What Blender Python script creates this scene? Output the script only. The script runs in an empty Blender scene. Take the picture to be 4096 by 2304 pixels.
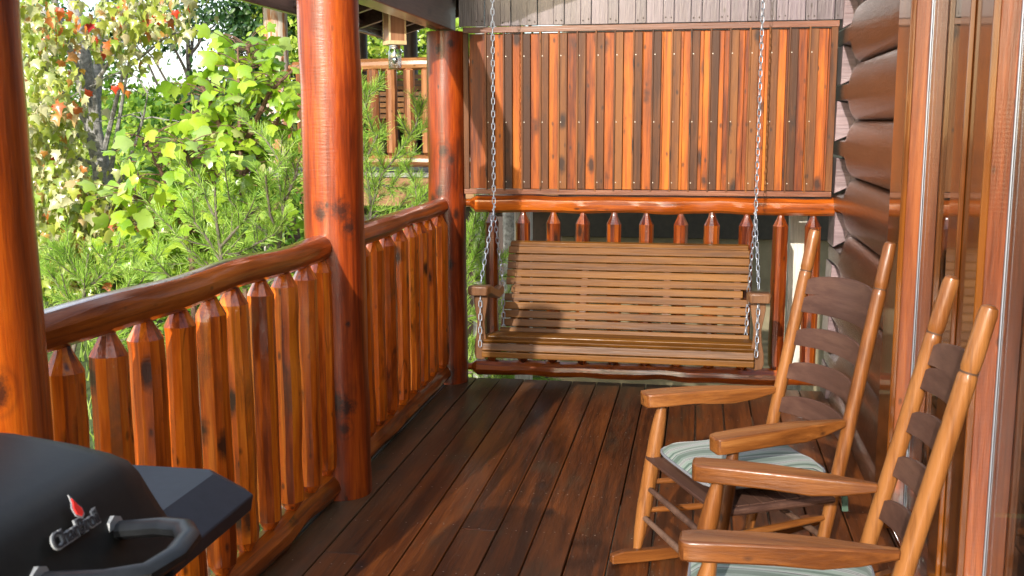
import bpy, math, random
import numpy as np
from mathutils import Vector, Matrix, Euler
R = math.radians
scene = bpy.context.scene
col = scene.collection
random.seed(7); rng = np.random.default_rng(7)

# ------------------------------------------------------------------ camera
CAM_H = 1.495
FPX = 4195.7            # focal length in pixels of a 4096 px wide frame
YAW, PITCH, ROLL = R(10.167), R(8.929), R(-0.171)
fwd = Vector((-math.sin(YAW) * math.cos(PITCH), math.cos(YAW) * math.cos(PITCH), -math.sin(PITCH)))
rgt = Vector((math.cos(YAW), math.sin(YAW), 0)); upv = rgt.cross(fwd)
r2 = rgt * math.cos(ROLL) + upv * math.sin(ROLL); u2 = -rgt * math.sin(ROLL) + upv * math.cos(ROLL)
camd = bpy.data.cameras.new("Camera"); cam = bpy.data.objects.new("Camera", camd); col.objects.link(cam)
camd.sensor_width = 36; camd.lens = 36 * FPX / 4096; camd.clip_start = 0.05; camd.clip_end = 800
m = Matrix((r2, u2, -fwd)).transposed().to_4x4(); m.translation = Vector((0, 0, CAM_H)); cam.matrix_world = m
scene.camera = cam
camd.dof.use_dof = True; camd.dof.focus_distance = 4.6; camd.dof.aperture_fstop = 11

def at(px, py, Y):
    """point of the place seen at (px, py) of a 2576 px wide view, at depth Y"""
    k = 4096 / 2576
    d = r2 * ((px * k - 2048) / FPX) - u2 * ((py * k - 1152) / FPX) + fwd
    return Vector((0, 0, CAM_H)) + d * (Y / d.y)

# ------------------------------------------------------------------ light
SUN_EL, SUN_AZ = R(22), R(9)     # sun behind the viewer, a little to the left
w = bpy.data.worlds.new("World"); scene.world = w; w.use_nodes = True
nt = w.node_tree; nt.nodes.clear()
sky = nt.nodes.new('ShaderNodeTexSky'); sky.sky_type = 'NISHITA'; sky.sun_disc = False
sky.sun_elevation = SUN_EL; sky.sun_rotation = math.pi + SUN_AZ; sky.air_density = 1.0; sky.dust_density = 1.5
tc = nt.nodes.new('ShaderNodeTexCoord'); cn = nt.nodes.new('ShaderNodeTexNoise')
cn.inputs['Scale'].default_value = 3.2; cn.inputs['Detail'].default_value = 7
cr = nt.nodes.new('ShaderNodeValToRGB'); cr.color_ramp.elements[0].position = .50; cr.color_ramp.elements[1].position = .66
cm = nt.nodes.new('ShaderNodeMix'); cm.data_type = 'RGBA'
bg = nt.nodes.new('ShaderNodeBackground'); ow = nt.nodes.new('ShaderNodeOutputWorld')
nt.links.new(tc.outputs['Generated'], cn.inputs['Vector']); nt.links.new(cn.outputs['Fac'], cr.inputs['Fac'])
nt.links.new(cr.outputs['Color'], cm.inputs['Factor']); nt.links.new(sky.outputs['Color'], cm.inputs[6])
cm.inputs[7].default_value = (7.5, 7.8, 8.2, 1)
nt.links.new(cm.outputs[2], bg.inputs['Color']); nt.links.new(bg.outputs['Background'], ow.inputs['Surface'])
bg.inputs['Strength'].default_value = 0.15
sd = bpy.data.lights.new("Sun", 'SUN'); so = bpy.data.objects.new("Sun", sd); col.objects.link(so)
sd.energy = 2.7; sd.angle = R(0.6); sd.color = (1, .95, .87)
sdir = Vector((math.sin(SUN_AZ) * math.cos(SUN_EL), math.cos(SUN_AZ) * math.cos(SUN_EL), -math.sin(SUN_EL)))
so.rotation_euler = sdir.to_track_quat('-Z', 'Y').to_euler(); so.location = (-4, -10, 8)
vs = scene.view_settings; vs.view_transform = 'Standard'; vs.look = 'None'; vs.gamma = 1; vs.exposure = 1.2
scene.render.engine = 'CYCLES'
scene.cycles.max_bounces = 6; scene.cycles.transparent_max_bounces = 12

# ------------------------------------------------------------------ materials
def nodes(name):
    mt = bpy.data.materials.new(name); mt.use_nodes = True
    t = mt.node_tree; t.nodes.clear()
    o = t.nodes.new('ShaderNodeOutputMaterial'); p = t.nodes.new('ShaderNodeBsdfPrincipled')
    t.links.new(p.outputs[0], o.inputs['Surface'])
    return mt, t, p, o

def ramp(t, src, stops):
    r = t.nodes.new('ShaderNodeValToRGB'); e = r.color_ramp.elements
    while len(e) < len(stops): e.new(0.5)
    for i, (pos, c) in enumerate(stops):
        e[i].position = pos; e[i].color = (*c, 1) if len(c) == 3 else c
    t.links.new(src, r.inputs['Fac']); return r.outputs['Color']

def mixc(t, fac, a, b, mode='MIX'):
    n = t.nodes.new('ShaderNodeMix'); n.data_type = 'RGBA'; n.blend_type = mode
    for s, v in ((0, fac), (6, a), (7, b)):
        if hasattr(v, 'links') or hasattr(v, 'node'): t.links.new(v, n.inputs[s])
        else: n.inputs[s].default_value = v if s == 0 else (*v, 1)
    return n.outputs[2]

def math_n(t, op, a, b=None, c=None):
    n = t.nodes.new('ShaderNodeMath'); n.operation = op
    for i, v in enumerate((a, b, c)):
        if v is None: continue
        if hasattr(v, 'node'): t.links.new(v, n.inputs[i])
        else: n.inputs[i].default_value = v
    return n.outputs[0]

def noise(t, vec, scale, detail=3, rough=.55, dist=0.0):
    n = t.nodes.new('ShaderNodeTexNoise'); n.inputs['Scale'].default_value = scale
    n.inputs['Detail'].default_value = detail; n.inputs['Roughness'].default_value = rough
    n.inputs['Distortion'].default_value = dist
    t.links.new(vec, n.inputs['Vector']); return n.outputs['Fac']

def scaled(t, vec, s):
    n = t.nodes.new('ShaderNodeVectorMath'); n.operation = 'MULTIPLY'
    t.links.new(vec, n.inputs[0]); n.inputs[1].default_value = s; return n.outputs[0]

def coords(t, island=True):
    tcn = t.nodes.new('ShaderNodeTexCoord'); oi = t.nodes.new('ShaderNodeObjectInfo')
    ge = t.nodes.new('ShaderNodeNewGeometry')
    r = math_n(t, 'MULTIPLY', oi.outputs['Random'], 53.0)
    if island: r = math_n(t, 'ADD', r, math_n(t, 'MULTIPLY', ge.outputs['Random Per Island'], 71.0))
    ad = t.nodes.new('ShaderNodeVectorMath'); ad.operation = 'ADD'
    t.links.new(tcn.outputs['Object'], ad.inputs[0]); t.links.new(r, ad.inputs[1])
    rnd = math_n(t, 'FRACT', math_n(t, 'ADD', oi.outputs['Random'], ge.outputs['Random Per Island'])) if island else oi.outputs['Random']
    return ad.outputs[0], rnd, tcn.outputs['Object']

def wood(name, dark, mid, light, axis='Z', rough=.35, coat=.8, coat_rough=.1, knots=.35, stain=.4, stain_col=(.02, .01, .006),
         var=.35, bump=.25, grain=1.0, weather=None, saw=0.0, marks=None, ripple=0.0, worn=False, cracks=0.0):
    mt, t, p, o = nodes(name)
    v, rnd, raw = coords(t)
    s = {'X': (.07, 1, 1), 'Y': (1, .07, 1), 'Z': (1, 1, .07)}[axis]
    s2 = {'X': (.35, 1, 1), 'Y': (1, .35, 1), 'Z': (1, 1, .35)}[axis]
    sv = scaled(t, v, s)
    n1 = noise(t, sv, 14 * grain, 4, .6, .6); n2 = noise(t, sv, 95 * grain, 3, .6)
    n3 = noise(t, scaled(t, v, s2), 4.5, 3, .6)
    f = math_n(t, 'ADD', math_n(t, 'MULTIPLY', n1, .62), math_n(t, 'ADD', math_n(t, 'MULTIPLY', n2, .22), math_n(t, 'MULTIPLY', n3, .16)))
    f = math_n(t, 'ADD', f, math_n(t, 'MULTIPLY', math_n(t, 'SUBTRACT', rnd, .5), var * .5))
    c = ramp(t, f, [(.37, dark), (.5, mid), (.63, light)])
    if stain > 0:
        st = noise(t, scaled(t, v, s2), 6.5, 5, .65, .4)
        c = mixc(t, math_n(t, 'MULTIPLY', ramp_f(t, st, .56, .72), stain), c, stain_col)
    dk = noise(t, scaled(t, v, {'X': (.022, 1, 1), 'Y': (1, .022, 1), 'Z': (1, 1, .022)}[axis]), 42 * grain, 3, .7)
    c = mixc(t, math_n(t, 'MULTIPLY', ramp_f(t, dk, .54, .68), .55), c, dark)
    if knots > 0:
        for (ksc, k_a, k_b, gt, st_) in ((8.5, .10, .26, knots * 1.3, .92), (24.0, .08, .22, knots * .7, .75)):
            vo = t.nodes.new('ShaderNodeTexVoronoi'); vo.inputs['Scale'].default_value = ksc
            s3 = {'X': (.5, 1, 1), 'Y': (1, .5, 1), 'Z': (1, 1, .5)}[axis]
            t.links.new(scaled(t, v, s3), vo.inputs['Vector'])
            sp = t.nodes.new('ShaderNodeSeparateColor'); t.links.new(vo.outputs['Color'], sp.inputs[0])
            gate = math_n(t, 'LESS_THAN', sp.outputs[0], min(.95, gt))
            dd = math_n(t, 'ADD', vo.outputs['Distance'], math_n(t, 'MULTIPLY', math_n(t, 'SUBTRACT', noise(t, v, 30, 3), .5), .22))
            kf = math_n(t, 'SUBTRACT', 1.0, ramp_f(t, dd, k_a, k_b))
            c = mixc(t, math_n(t, 'MULTIPLY', math_n(t, 'MULTIPLY', kf, gate), st_), c, (.018, .008, .005))
    if marks:
        for (mx_, my_, mz_, rad_, ring_) in marks:
            vd = t.nodes.new('ShaderNodeVectorMath'); vd.operation = 'DISTANCE'; t.links.new(scaled(t, raw, (1, 1, .8)), vd.inputs[0]); vd.inputs[1].default_value = (mx_, my_, mz_ * .8)
            dn = math_n(t, 'ADD', vd.outputs['Value'], math_n(t, 'MULTIPLY', math_n(t, 'SUBTRACT', noise(t, raw, 36, 5, .8), .5), rad_ * 2.2))
            c = mixc(t, math_n(t, 'MULTIPLY', math_n(t, 'SUBTRACT', 1.0, ramp_f(t, dn, rad_ * .35, rad_ * 1.1)), .85), c, (.02, .011, .009))
            if ring_:
                rg = math_n(t, 'SUBTRACT', 1.0, ramp_f(t, math_n(t, 'ABSOLUTE', math_n(t, 'SUBTRACT', vd.outputs['Value'], rad_ * 1.35)), 0, rad_ * .3))
                c = mixc(t, math_n(t, 'MULTIPLY', rg, .3), c, (.06, .018, .008))
    if cracks > 0:
        cv = scaled(t, v, {'X': (.12, 1, 1), 'Y': (1, .12, 1), 'Z': (1, 1, .12)}[axis])
        cn_ = noise(t, cv, 7, 2, .5); ck = math_n(t, 'SUBTRACT', 1.0, ramp_f(t, math_n(t, 'ABSOLUTE', math_n(t, 'SUBTRACT', cn_, .5)), .002, .009))
        ck = math_n(t, 'MULTIPLY', ck, ramp_f(t, noise(t, v, 3.5, 2), .48, .56))
        c = mixc(t, math_n(t, 'MULTIPLY', ck, cracks), c, (.008, .004, .003))
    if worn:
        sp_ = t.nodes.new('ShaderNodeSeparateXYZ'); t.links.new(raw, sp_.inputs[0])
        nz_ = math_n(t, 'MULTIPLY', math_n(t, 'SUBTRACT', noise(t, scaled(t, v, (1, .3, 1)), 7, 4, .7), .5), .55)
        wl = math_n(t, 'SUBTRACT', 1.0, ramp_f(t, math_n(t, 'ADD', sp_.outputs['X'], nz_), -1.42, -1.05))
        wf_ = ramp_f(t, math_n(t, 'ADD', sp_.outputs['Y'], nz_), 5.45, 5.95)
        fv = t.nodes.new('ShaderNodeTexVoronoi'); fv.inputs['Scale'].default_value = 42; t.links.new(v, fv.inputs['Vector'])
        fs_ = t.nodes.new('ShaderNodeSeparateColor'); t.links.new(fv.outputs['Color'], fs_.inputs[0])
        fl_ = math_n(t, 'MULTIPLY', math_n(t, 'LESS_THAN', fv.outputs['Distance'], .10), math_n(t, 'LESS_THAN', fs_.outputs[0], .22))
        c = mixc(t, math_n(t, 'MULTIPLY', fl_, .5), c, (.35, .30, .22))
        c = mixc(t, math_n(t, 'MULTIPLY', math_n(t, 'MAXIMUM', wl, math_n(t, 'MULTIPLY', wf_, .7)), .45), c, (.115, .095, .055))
    if weather:
        wv = noise(t, scaled(t, v, {'X': (.1, 1, 1), 'Y': (1, .1, 1), 'Z': (1, 1, .1)}[axis]), 22, 4, .7)
        c = mixc(t, ramp_f(t, wv, .42, .55), c, weather)
    t.links.new(c, p.inputs['Base Color'])
    p.inputs['Roughness'].default_value = rough
    p.inputs['Specular IOR Level'].default_value = .22
    p.inputs['Coat Weight'].default_value = coat; p.inputs['Coat Roughness'].default_value = coat_rough
    b = t.nodes.new('ShaderNodeBump'); b.inputs['Strength'].default_value = bump; b.inputs['Distance'].default_value = .004
    h = math_n(t, 'ADD', n2, math_n(t, 'MULTIPLY', n3, 1.5))
    if saw > 0:
        wv = t.nodes.new('ShaderNodeTexWave'); wv.wave_type = 'BANDS'
        wv.bands_direction = {'X': 'X', 'Y': 'Y', 'Z': 'Z'}[axis]; wv.inputs['Scale'].default_value = 26
        wv.inputs['Distortion'].default_value = 2.0; wv.inputs['Detail'].default_value = 2
        t.links.new(raw, wv.inputs['Vector'])
        h = math_n(t, 'ADD', h, math_n(t, 'MULTIPLY', wv.outputs['Fac'], saw))
    t.links.new(h, b.inputs['Height']); t.links.new(b.outputs[0], p.inputs['Normal'])
    b2 = t.nodes.new('ShaderNodeBump'); b2.inputs['Strength'].default_value = bump * .6; b2.inputs['Distance'].default_value = .004
    if ripple > 0:
        rz_ = noise(t, scaled(t, v, {'X': (9, 1, 1), 'Y': (1, 9, 1), 'Z': (1, 1, 9)}[axis]), 16, 3, .6)
        h = math_n(t, 'ADD', h, math_n(t, 'MULTIPLY', rz_, ripple))
    t.links.new(h, b2.inputs['Height']); t.links.new(b2.outputs[0], p.inputs['Coat Normal'])
    return mt

def ramp_f(t, src, a, b):
    n = t.nodes.new('ShaderNodeMapRange'); n.clamp = True
    t.links.new(src, n.inputs[0]); n.inputs[1].default_value = a; n.inputs[2].default_value = b
    return n.outputs[0]

def plain(name, c, rough=.5, metal=0.0, coat=0.0, spec=.5, nz=0.0, nscale=20, bump=0.0):
    mt, t, p, o = nodes(name)
    if nz > 0 or bump > 0:
        v, rnd, raw = coords(t, False)
        n = noise(t, v, nscale, 5, .65)
        c2 = tuple(x * (1 - nz) for x in c); c3 = tuple(min(1, x * (1 + nz)) for x in c)
        t.links.new(ramp(t, n, [(.3, c2), (.7, c3)]), p.inputs['Base Color'])
        if bump > 0:
            b = t.nodes.new('ShaderNodeBump'); b.inputs['Strength'].default_value = bump; b.inputs['Distance'].default_value = .003
            t.links.new(n, b.inputs['Height']); t.links.new(b.outputs[0], p.inputs['Normal'])
    else: p.inputs['Base Color'].default_value = (*c, 1)
    p.inputs['Roughness'].default_value = rough; p.inputs['Metallic'].default_value = metal
    p.inputs['Coat Weight'].default_value = coat; p.inputs['Coat Roughness'].default_value = .08
    p.inputs['Specular IOR Level'].default_value = spec
    return mt

def leafmat(name, stops, rough=.45, trans=.45, spec=.5):
    mt, t, p, o = nodes(name)
    ge = t.nodes.new('ShaderNodeNewGeometry')
    c = ramp(t, ge.outputs['Random Per Island'], stops)
    t.links.new(c, p.inputs['Base Color']); p.inputs['Roughness'].default_value = rough
    p.inputs['Specular IOR Level'].default_value = spec
    tr = t.nodes.new('ShaderNodeBsdfTranslucent'); mx = t.nodes.new('ShaderNodeMixShader'); mx.inputs[0].default_value = trans
    c2 = mixc(t, 1.0, c, (1.0, 1.0, .45), 'MULTIPLY'); t.links.new(c2, tr.inputs['Color'])
    t.links.new(p.outputs[0], mx.inputs[1]); t.links.new(tr.outputs[0], mx.inputs[2]); t.links.new(mx.outputs[0], o.inputs['Surface'])
    return mt

OR_D, OR_M, OR_L = (.11, .017, .003), (.33, .062, .006), (.52, .135, .012)
M = {}
for ax in 'XYZ':
    M['log' + ax] = wood('varnished_log_' + ax, OR_D, OR_M, OR_L, ax, .32, .9, .09, .35, .55, (.05, .02, .008), .3, .35)
    M['rail' + ax] = wood('varnished_rail_' + ax, (.08, .014, .002), (.27, .054, .004), (.44, .105, .008), ax, .32, .9, .1, .3, .5, (.03, .012, .006), .3, .35)
M['balus'] = wood('varnished_baluster', (.17, .026, .002), (.56, .104, .005), (.78, .215, .012), 'Z', .3, .9, .12, .7, .75, (.10, .045, .012), .22, .35, saw=.10, cracks=.5)  # tone raised to stand in for front light these balusters lack
def _mk(r, lst): return [(r * math.cos(R(a)), r * math.sin(R(a)), z, q, g_) for (a, z, q, g_) in lst]
for _n, _l in (('A', _mk(.122, [(-42, .98, .030, 1), (-62, 1.10, .028, 0), (-30, .35, .025, 0)])),
               ('B', _mk(.118, [(-58, 1.165, .040, 0), (-98, 1.16, .035, 0), (-40, 1.10, .030, 1), (-78, .40, .050, 0), (-55, .385, .034, 0), (-62, .30, .026, 1), (-50, .72, .012, 0)])),
               ('C', _mk(.108, [(-60, 1.93, .026, 1), (-98, 1.90, .026, 1), (-88, 1.34, .034, 1), (-62, 1.30, .028, 0), (-70, .70, .030, 0), (-100, 1.12, .03, 0), (-80, .06, .05, 0)]))):
    M['post' + _n] = wood('varnished_post_' + _n, *(((.15, .020, .002), (.40, .066, .004), (.64, .145, .008)) if _n == 'A' else ((.085, .011, .002), (.27, .038, .004), (.48, .090, .007))), 'Z', .34, 1, .22, .12, .6, (.03, .010, .005), .15, .22, marks=_l, ripple=2.5)
M['panelboard'] = wood('panel_board', (.085, .014, .001), (.29, .062, .002), (.46, .125, .005), 'Z', .5, .12, .2, .8, .6, (.07, .02, .008), .4, .3)
M['panelbatten'] = wood('panel_batten', (.05, .015, .003), (.115, .036, .007), (.19, .066, .013), 'Z', .5, .08, .2, .5, .5, (.05, .02, .012), .6, .3)
M['panelframe'] = wood('panel_frame', (.10, .030, .014), (.17, .056, .026), (.25, .095, .045), 'X', .4, .6, .18, .3, .4, (.07, .03, .02), .4, .3)
M['siding'] = wood('gable_siding', (.055, .037, .046), (.092, .064, .078), (.135, .098, .118), 'Z', .34, 1, .22, .2, .3, (.04, .02, .02), .5, .5)
M['beam'] = wood('dark_beam', (.05, .025, .02), (.085, .045, .035), (.13, .07, .055), 'Y', .4, .9, .2, .1, .3, (.03, .015, .012), .2, .3)
M['walllog'] = wood('wall_log', (.020, .007, .003), (.050, .016, .006), (.085, .030, .012), 'Y', .35, 1, .14, .2, .6, (.018, .010, .008), .3, .8, cracks=.95, ripple=2.0)
M['logend'] = wood('log_end', (.11, .07, .072), (.18, .12, .125), (.26, .18, .185), 'X', .4, .9, .25, .05, .25, (.09, .04, .035), .3, .8)
M['cutend'] = wood('cut_log_end', (.28, .13, .04), (.42, .2, .06), (.55, .3, .1), 'Y', .45, .3, .2, .0, .3, (.15, .06, .02), .3, .3)
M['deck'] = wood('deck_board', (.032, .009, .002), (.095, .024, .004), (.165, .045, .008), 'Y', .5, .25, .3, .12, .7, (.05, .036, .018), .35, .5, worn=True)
M['nosing'] = wood('grey_nosing', (.06, .055, .06), (.11, .10, .105), (.17, .15, .15), 'Y', .45, .3, .3, 0, .3, (.05, .04, .04), .2, .6)
M['casing'] = wood('smooth_casing', (.045, .011, .0015), (.10, .026, .003), (.17, .050, .005), 'Z', .25, 1, .06, .0, .2, (.08, .02, .005), .3, .06)
M['jamb'] = wood('sawn_jamb', (.065, .014, .004), (.17, .038, .009), (.27, .072, .016), 'Z', .35, 1, .2, .2, .3, (.06, .02, .012), .3, .35, saw=.05)
M['swing'] = wood('swing_slat', (.07, .024, .002), (.135, .048, .003), (.19, .074, .007), 'X', .45, .12, .2, .0, .12, (.10, .04, .01), .25, .3)
M['swingZ'] = wood('swing_arm', (.09, .038, .016), (.14, .062, .026), (.19, .09, .04), 'Z', .38, .6, .2, .0, .15, (.10, .04, .02), .1, .25)
for ax in 'XYZ':
    M['chair' + ax] = wood('rocker_wood_' + ax, (.095, .028, .006), (.185, .060, .012), (.27, .105, .027), ax, .42, .35, .22, .15, .7, (.085, .028, .012), .5, .4)
M['slat'] = wood('rocker_slat', (.055, .025, .017), (.08, .038, .026), (.11, .055, .036), 'X', .5, .15, .3, 0, .1, (.08, .04, .03), .15, .2)
M['rung'] = wood('rocker_rung', (.06, .03, .02), (.10, .052, .034), (.15, .085, .055), 'Z', .55, .1, .3, 0, .3, (.22, .09, .02), .9, .4)
M['greypost'] = wood('grey_post', (.30, .27, .22), (.58, .54, .46), (.80, .76, .68), 'Z', .75, 0, .3, .1, .2, (.12, .1, .08), .2, .8)
M['nlog'] = wood('neighbour_log', (.10, .034, .012), (.22, .08, .028), (.34, .15, .06), 'Z', .5, .25, .2, .3, .4, (.14, .06, .03), .5, .4)
M['nlogX'] = wood('neighbour_rail', (.13, .055, .02), (.27, .115, .04), (.42, .22, .10), 'X', .5, .25, .2, .3, .4, (.14, .06, .03), .5, .4)
M['npost'] = wood('weathered_post', (.22, .09, .03), (.40, .17, .06), (.52, .26, .11), 'Z', .6, .1, .3, .1, .3, (.14, .06, .03), .2, .6, weather=(.50, .46, .40))
M['ndark'] = plain('neighbour_dark_wood', (.035, .016, .01), .5, nz=.4)
M['nplank'] = wood('neighbour_fascia', (.16, .08, .035), (.26, .14, .07), (.36, .2, .1), 'X', .7, 0, .3, .4, .3, (.2, .1, .05), .4, .4)
M['birdbox'] = wood('pale_box', (.55, .40, .20), (.70, .52, .28), (.78, .62, .38), 'Z', .5, .2, .2, 0, 0, (0, 0, 0), .3, .1)
M['boxinset'] = wood('box_inset', (.24, .11, .055), (.34, .16, .085), (.42, .22, .12), 'Z', .5, .2, .2, .1, 0, (0, 0, 0), .3, .1)
M['chain'] = plain('galvanised_chain', (.34, .37, .42), .45, .7)
M['screw'] = plain('screw_head', (.46, .42, .36), .4, .6)
M['black'] = plain('black_enamel', (.010, .010, .008), .5, 0, 0, .28, .25, 60, .05)
M['blacktable'] = plain('grey_side_table', (.024, .027, .034), .5, 0, 0, .35, .15, 40, .08)
M['handle'] = plain('grey_handle', (.010, .011, .012), .42, .1, 0, .35, .4, 30)
M['silver'] = plain('badge_silver', (.36, .37, .37), .4, .3)
M['badgeblack'] = plain('badge_black', (.02, .02, .022), .4)
M['flame'] = plain('badge_flame', (.8, .03, .02), .3)
M['bark'] = plain('grey_bark', (.27, .26, .24), .9, 0, 0, .2, .6, 26, .9)
M['twig'] = plain('pale_twig', (.12, .10, .075), .8, nz=.3)
M['redstem'] = plain('reddish_stem', (.16, .085, .055), .7, nz=.3)
M['darkbark'] = plain('dark_bark', (.07, .06, .05), .9, nz=.5, bump=.5)
M['kwall'] = plain('khaki_wall', (.19, .155, .09), .85, nz=.22, nscale=6, bump=.3)
M['tape'] = plain('pale_gap', (.38, .30, .19), .8, nz=.35, nscale=30)
M['shadowwood'] = plain('joist_wood', (.03, .018, .01), .8)
M['lidmetal'] = plain('jar_lid_metal', (.75, .76, .78), .22, 1)
M['shingle'] = plain('roof_shingle', (.06, .05, .045), .9, nz=.4, nscale=40)
M['ltape'] = plain('neighbour_edge', (.24, .23, .21), .8, nz=.3, nscale=12)

def glassmat(name, tint=(.9, .95, .95), dark=0.0, pw=3.0):
    mt, t, p, o = nodes(name); t.nodes.remove(p)
    lw = t.nodes.new('ShaderNodeLayerWeight'); lw.inputs['Blend'].default_value = .5
    frv = math_n(t, 'ADD', math_n(t, 'MULTIPLY', math_n(t, 'POWER', lw.outputs['Facing'], pw), .85), max(.07, dark))
    tr = t.nodes.new('ShaderNodeBsdfTransparent'); tr.inputs['Color'].default_value = (*tint, 1)
    gl = t.nodes.new('ShaderNodeBsdfGlossy'); gl.inputs['Roughness'].default_value = .015
    mx = t.nodes.new('ShaderNodeMixShader'); t.links.new(frv, mx.inputs[0])
    t.links.new(tr.outputs[0], mx.inputs[1]); t.links.new(gl.outputs[0], mx.inputs[2]); t.links.new(mx.outputs[0], o.inputs['Surface'])
    return mt
M['glass'] = glassmat('window_glass')
def jarglass():
    mt, t, p, o = nodes('jar_glass')
    p.inputs['Transmission Weight'].default_value = 1; p.inputs['Roughness'].default_value = .03; p.inputs['IOR'].default_value = 1.45
    v, r_, raw = coords(t, False)
    n = noise(t, v, 90, 2); b = t.nodes.new('ShaderNodeBump'); b.inputs['Strength'].default_value = .5; b.inputs['Distance'].default_value = .002
    t.links.new(n, b.inputs['Height']); t.links.new(b.outputs[0], p.inputs['Normal']); return mt
M['jar'] = jarglass()

def cushionmat():
    mt, t, p, o = nodes('striped_cushion_fabric')
    tcn = t.nodes.new('ShaderNodeTexCoord'); sx = t.nodes.new('ShaderNodeSeparateXYZ'); t.links.new(tcn.outputs['Object'], sx.inputs[0])
    u = math_n(t, 'FRACT', math_n(t, 'MULTIPLY', math_n(t, 'ADD', sx.outputs['X'], 2.0), 8.2))
    r = t.nodes.new('ShaderNodeValToRGB'); r.color_ramp.interpolation = 'CONSTANT'
    G, P, Wt, K, L = (.05, .09, .06), (.125, .17, .135), (.27, .275, .25), (.035, .035, .033), (.18, .225, .18)
    st = [(0, G), (.16, P), (.30, Wt), (.34, K), (.36, Wt), (.40, K), (.42, Wt), (.46, L), (.60, G), (.70, L), (.78, Wt), (.82, K), (.85, P), (.94, G)]
    e = r.color_ramp.elements
    while len(e) < len(st): e.new(.5)
    for i, (a, c) in enumerate(st): e[i].position = a; e[i].color = (*c, 1)
    t.links.new(u, r.inputs['Fac']); c = r.outputs['Color']
    t.links.new(c, p.inputs['Base Color']); p.inputs['Roughness'].default_value = .9; p.inputs['Sheen Weight'].default_value = .2
    n = noise(t, tcn.outputs['Object'], 400, 2); b = t.nodes.new('ShaderNodeBump'); b.inputs['Strength'].default_value = .3; b.inputs['Distance'].default_value = .001
    t.links.new(n, b.inputs['Height']); t.links.new(b.outputs[0], p.inputs['Normal'])
    return mt
M['cushion'] = cushionmat()
M['cushside'] = plain('grey_cushion_underside', (.17, .17, .18), .9, nz=.08, nscale=80)

M['l_maple'] = leafmat('maple_leaf', [(0, (.26, .34, .03)), (.25, (.42, .46, .08)), (.45, (.24, .36, .04)), (.62, (.48, .50, .24)), (.85, (.56, .54, .34)), (.93, (.45, .26, .05)), (1, (.5, .12, .03))], .28, .35, .9)
M['l_red'] = leafmat('red_maple_leaf', [(0, (.62, .04, .02)), (.45, (.75, .13, .03)), (.7, (.62, .26, .05)), (1, (.45, .015, .03))], .35, .35)
M['l_tulip'] = leafmat('tulip_leaf', [(0, (.20, .37, .03)), (.4, (.31, .50, .04)), (.75, (.46, .60, .05)), (.93, (.34, .50, .12)), (1, (.7, .64, .28))], .22, .42, .9)
M['l_mid'] = leafmat('woodland_leaf', [(0, (.05, .13, .018)), (.35, (.12, .26, .03)), (.7, (.24, .40, .045)), (1, (.40, .54, .08))], .35, .45)
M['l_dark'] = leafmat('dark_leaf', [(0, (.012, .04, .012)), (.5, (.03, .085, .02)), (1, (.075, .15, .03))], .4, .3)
M['l_bright'] = leafmat('bright_leaf', [(0, (.16, .32, .03)), (.5, (.34, .50, .055)), (1, (.55, .64, .11))], .3, .45)
M['needle'] = leafmat('pine_needle', [(0, (.16, .32, .035)), (.5, (.30, .50, .07)), (1, (.48, .66, .14))], .4, .35)
M['grassm'] = leafmat('grass_blade', [(0, (.08, .16, .02)), (.6, (.18, .30, .04)), (1, (.32, .40, .08))], .6, .3)
M['groove'] = plain('dark_groove', (.07, .03, .012), .7)
M['ground'] = plain('hillside_ground', (.07, .095, .028), .95, nz=.5, nscale=3, bump=.3)

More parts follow.
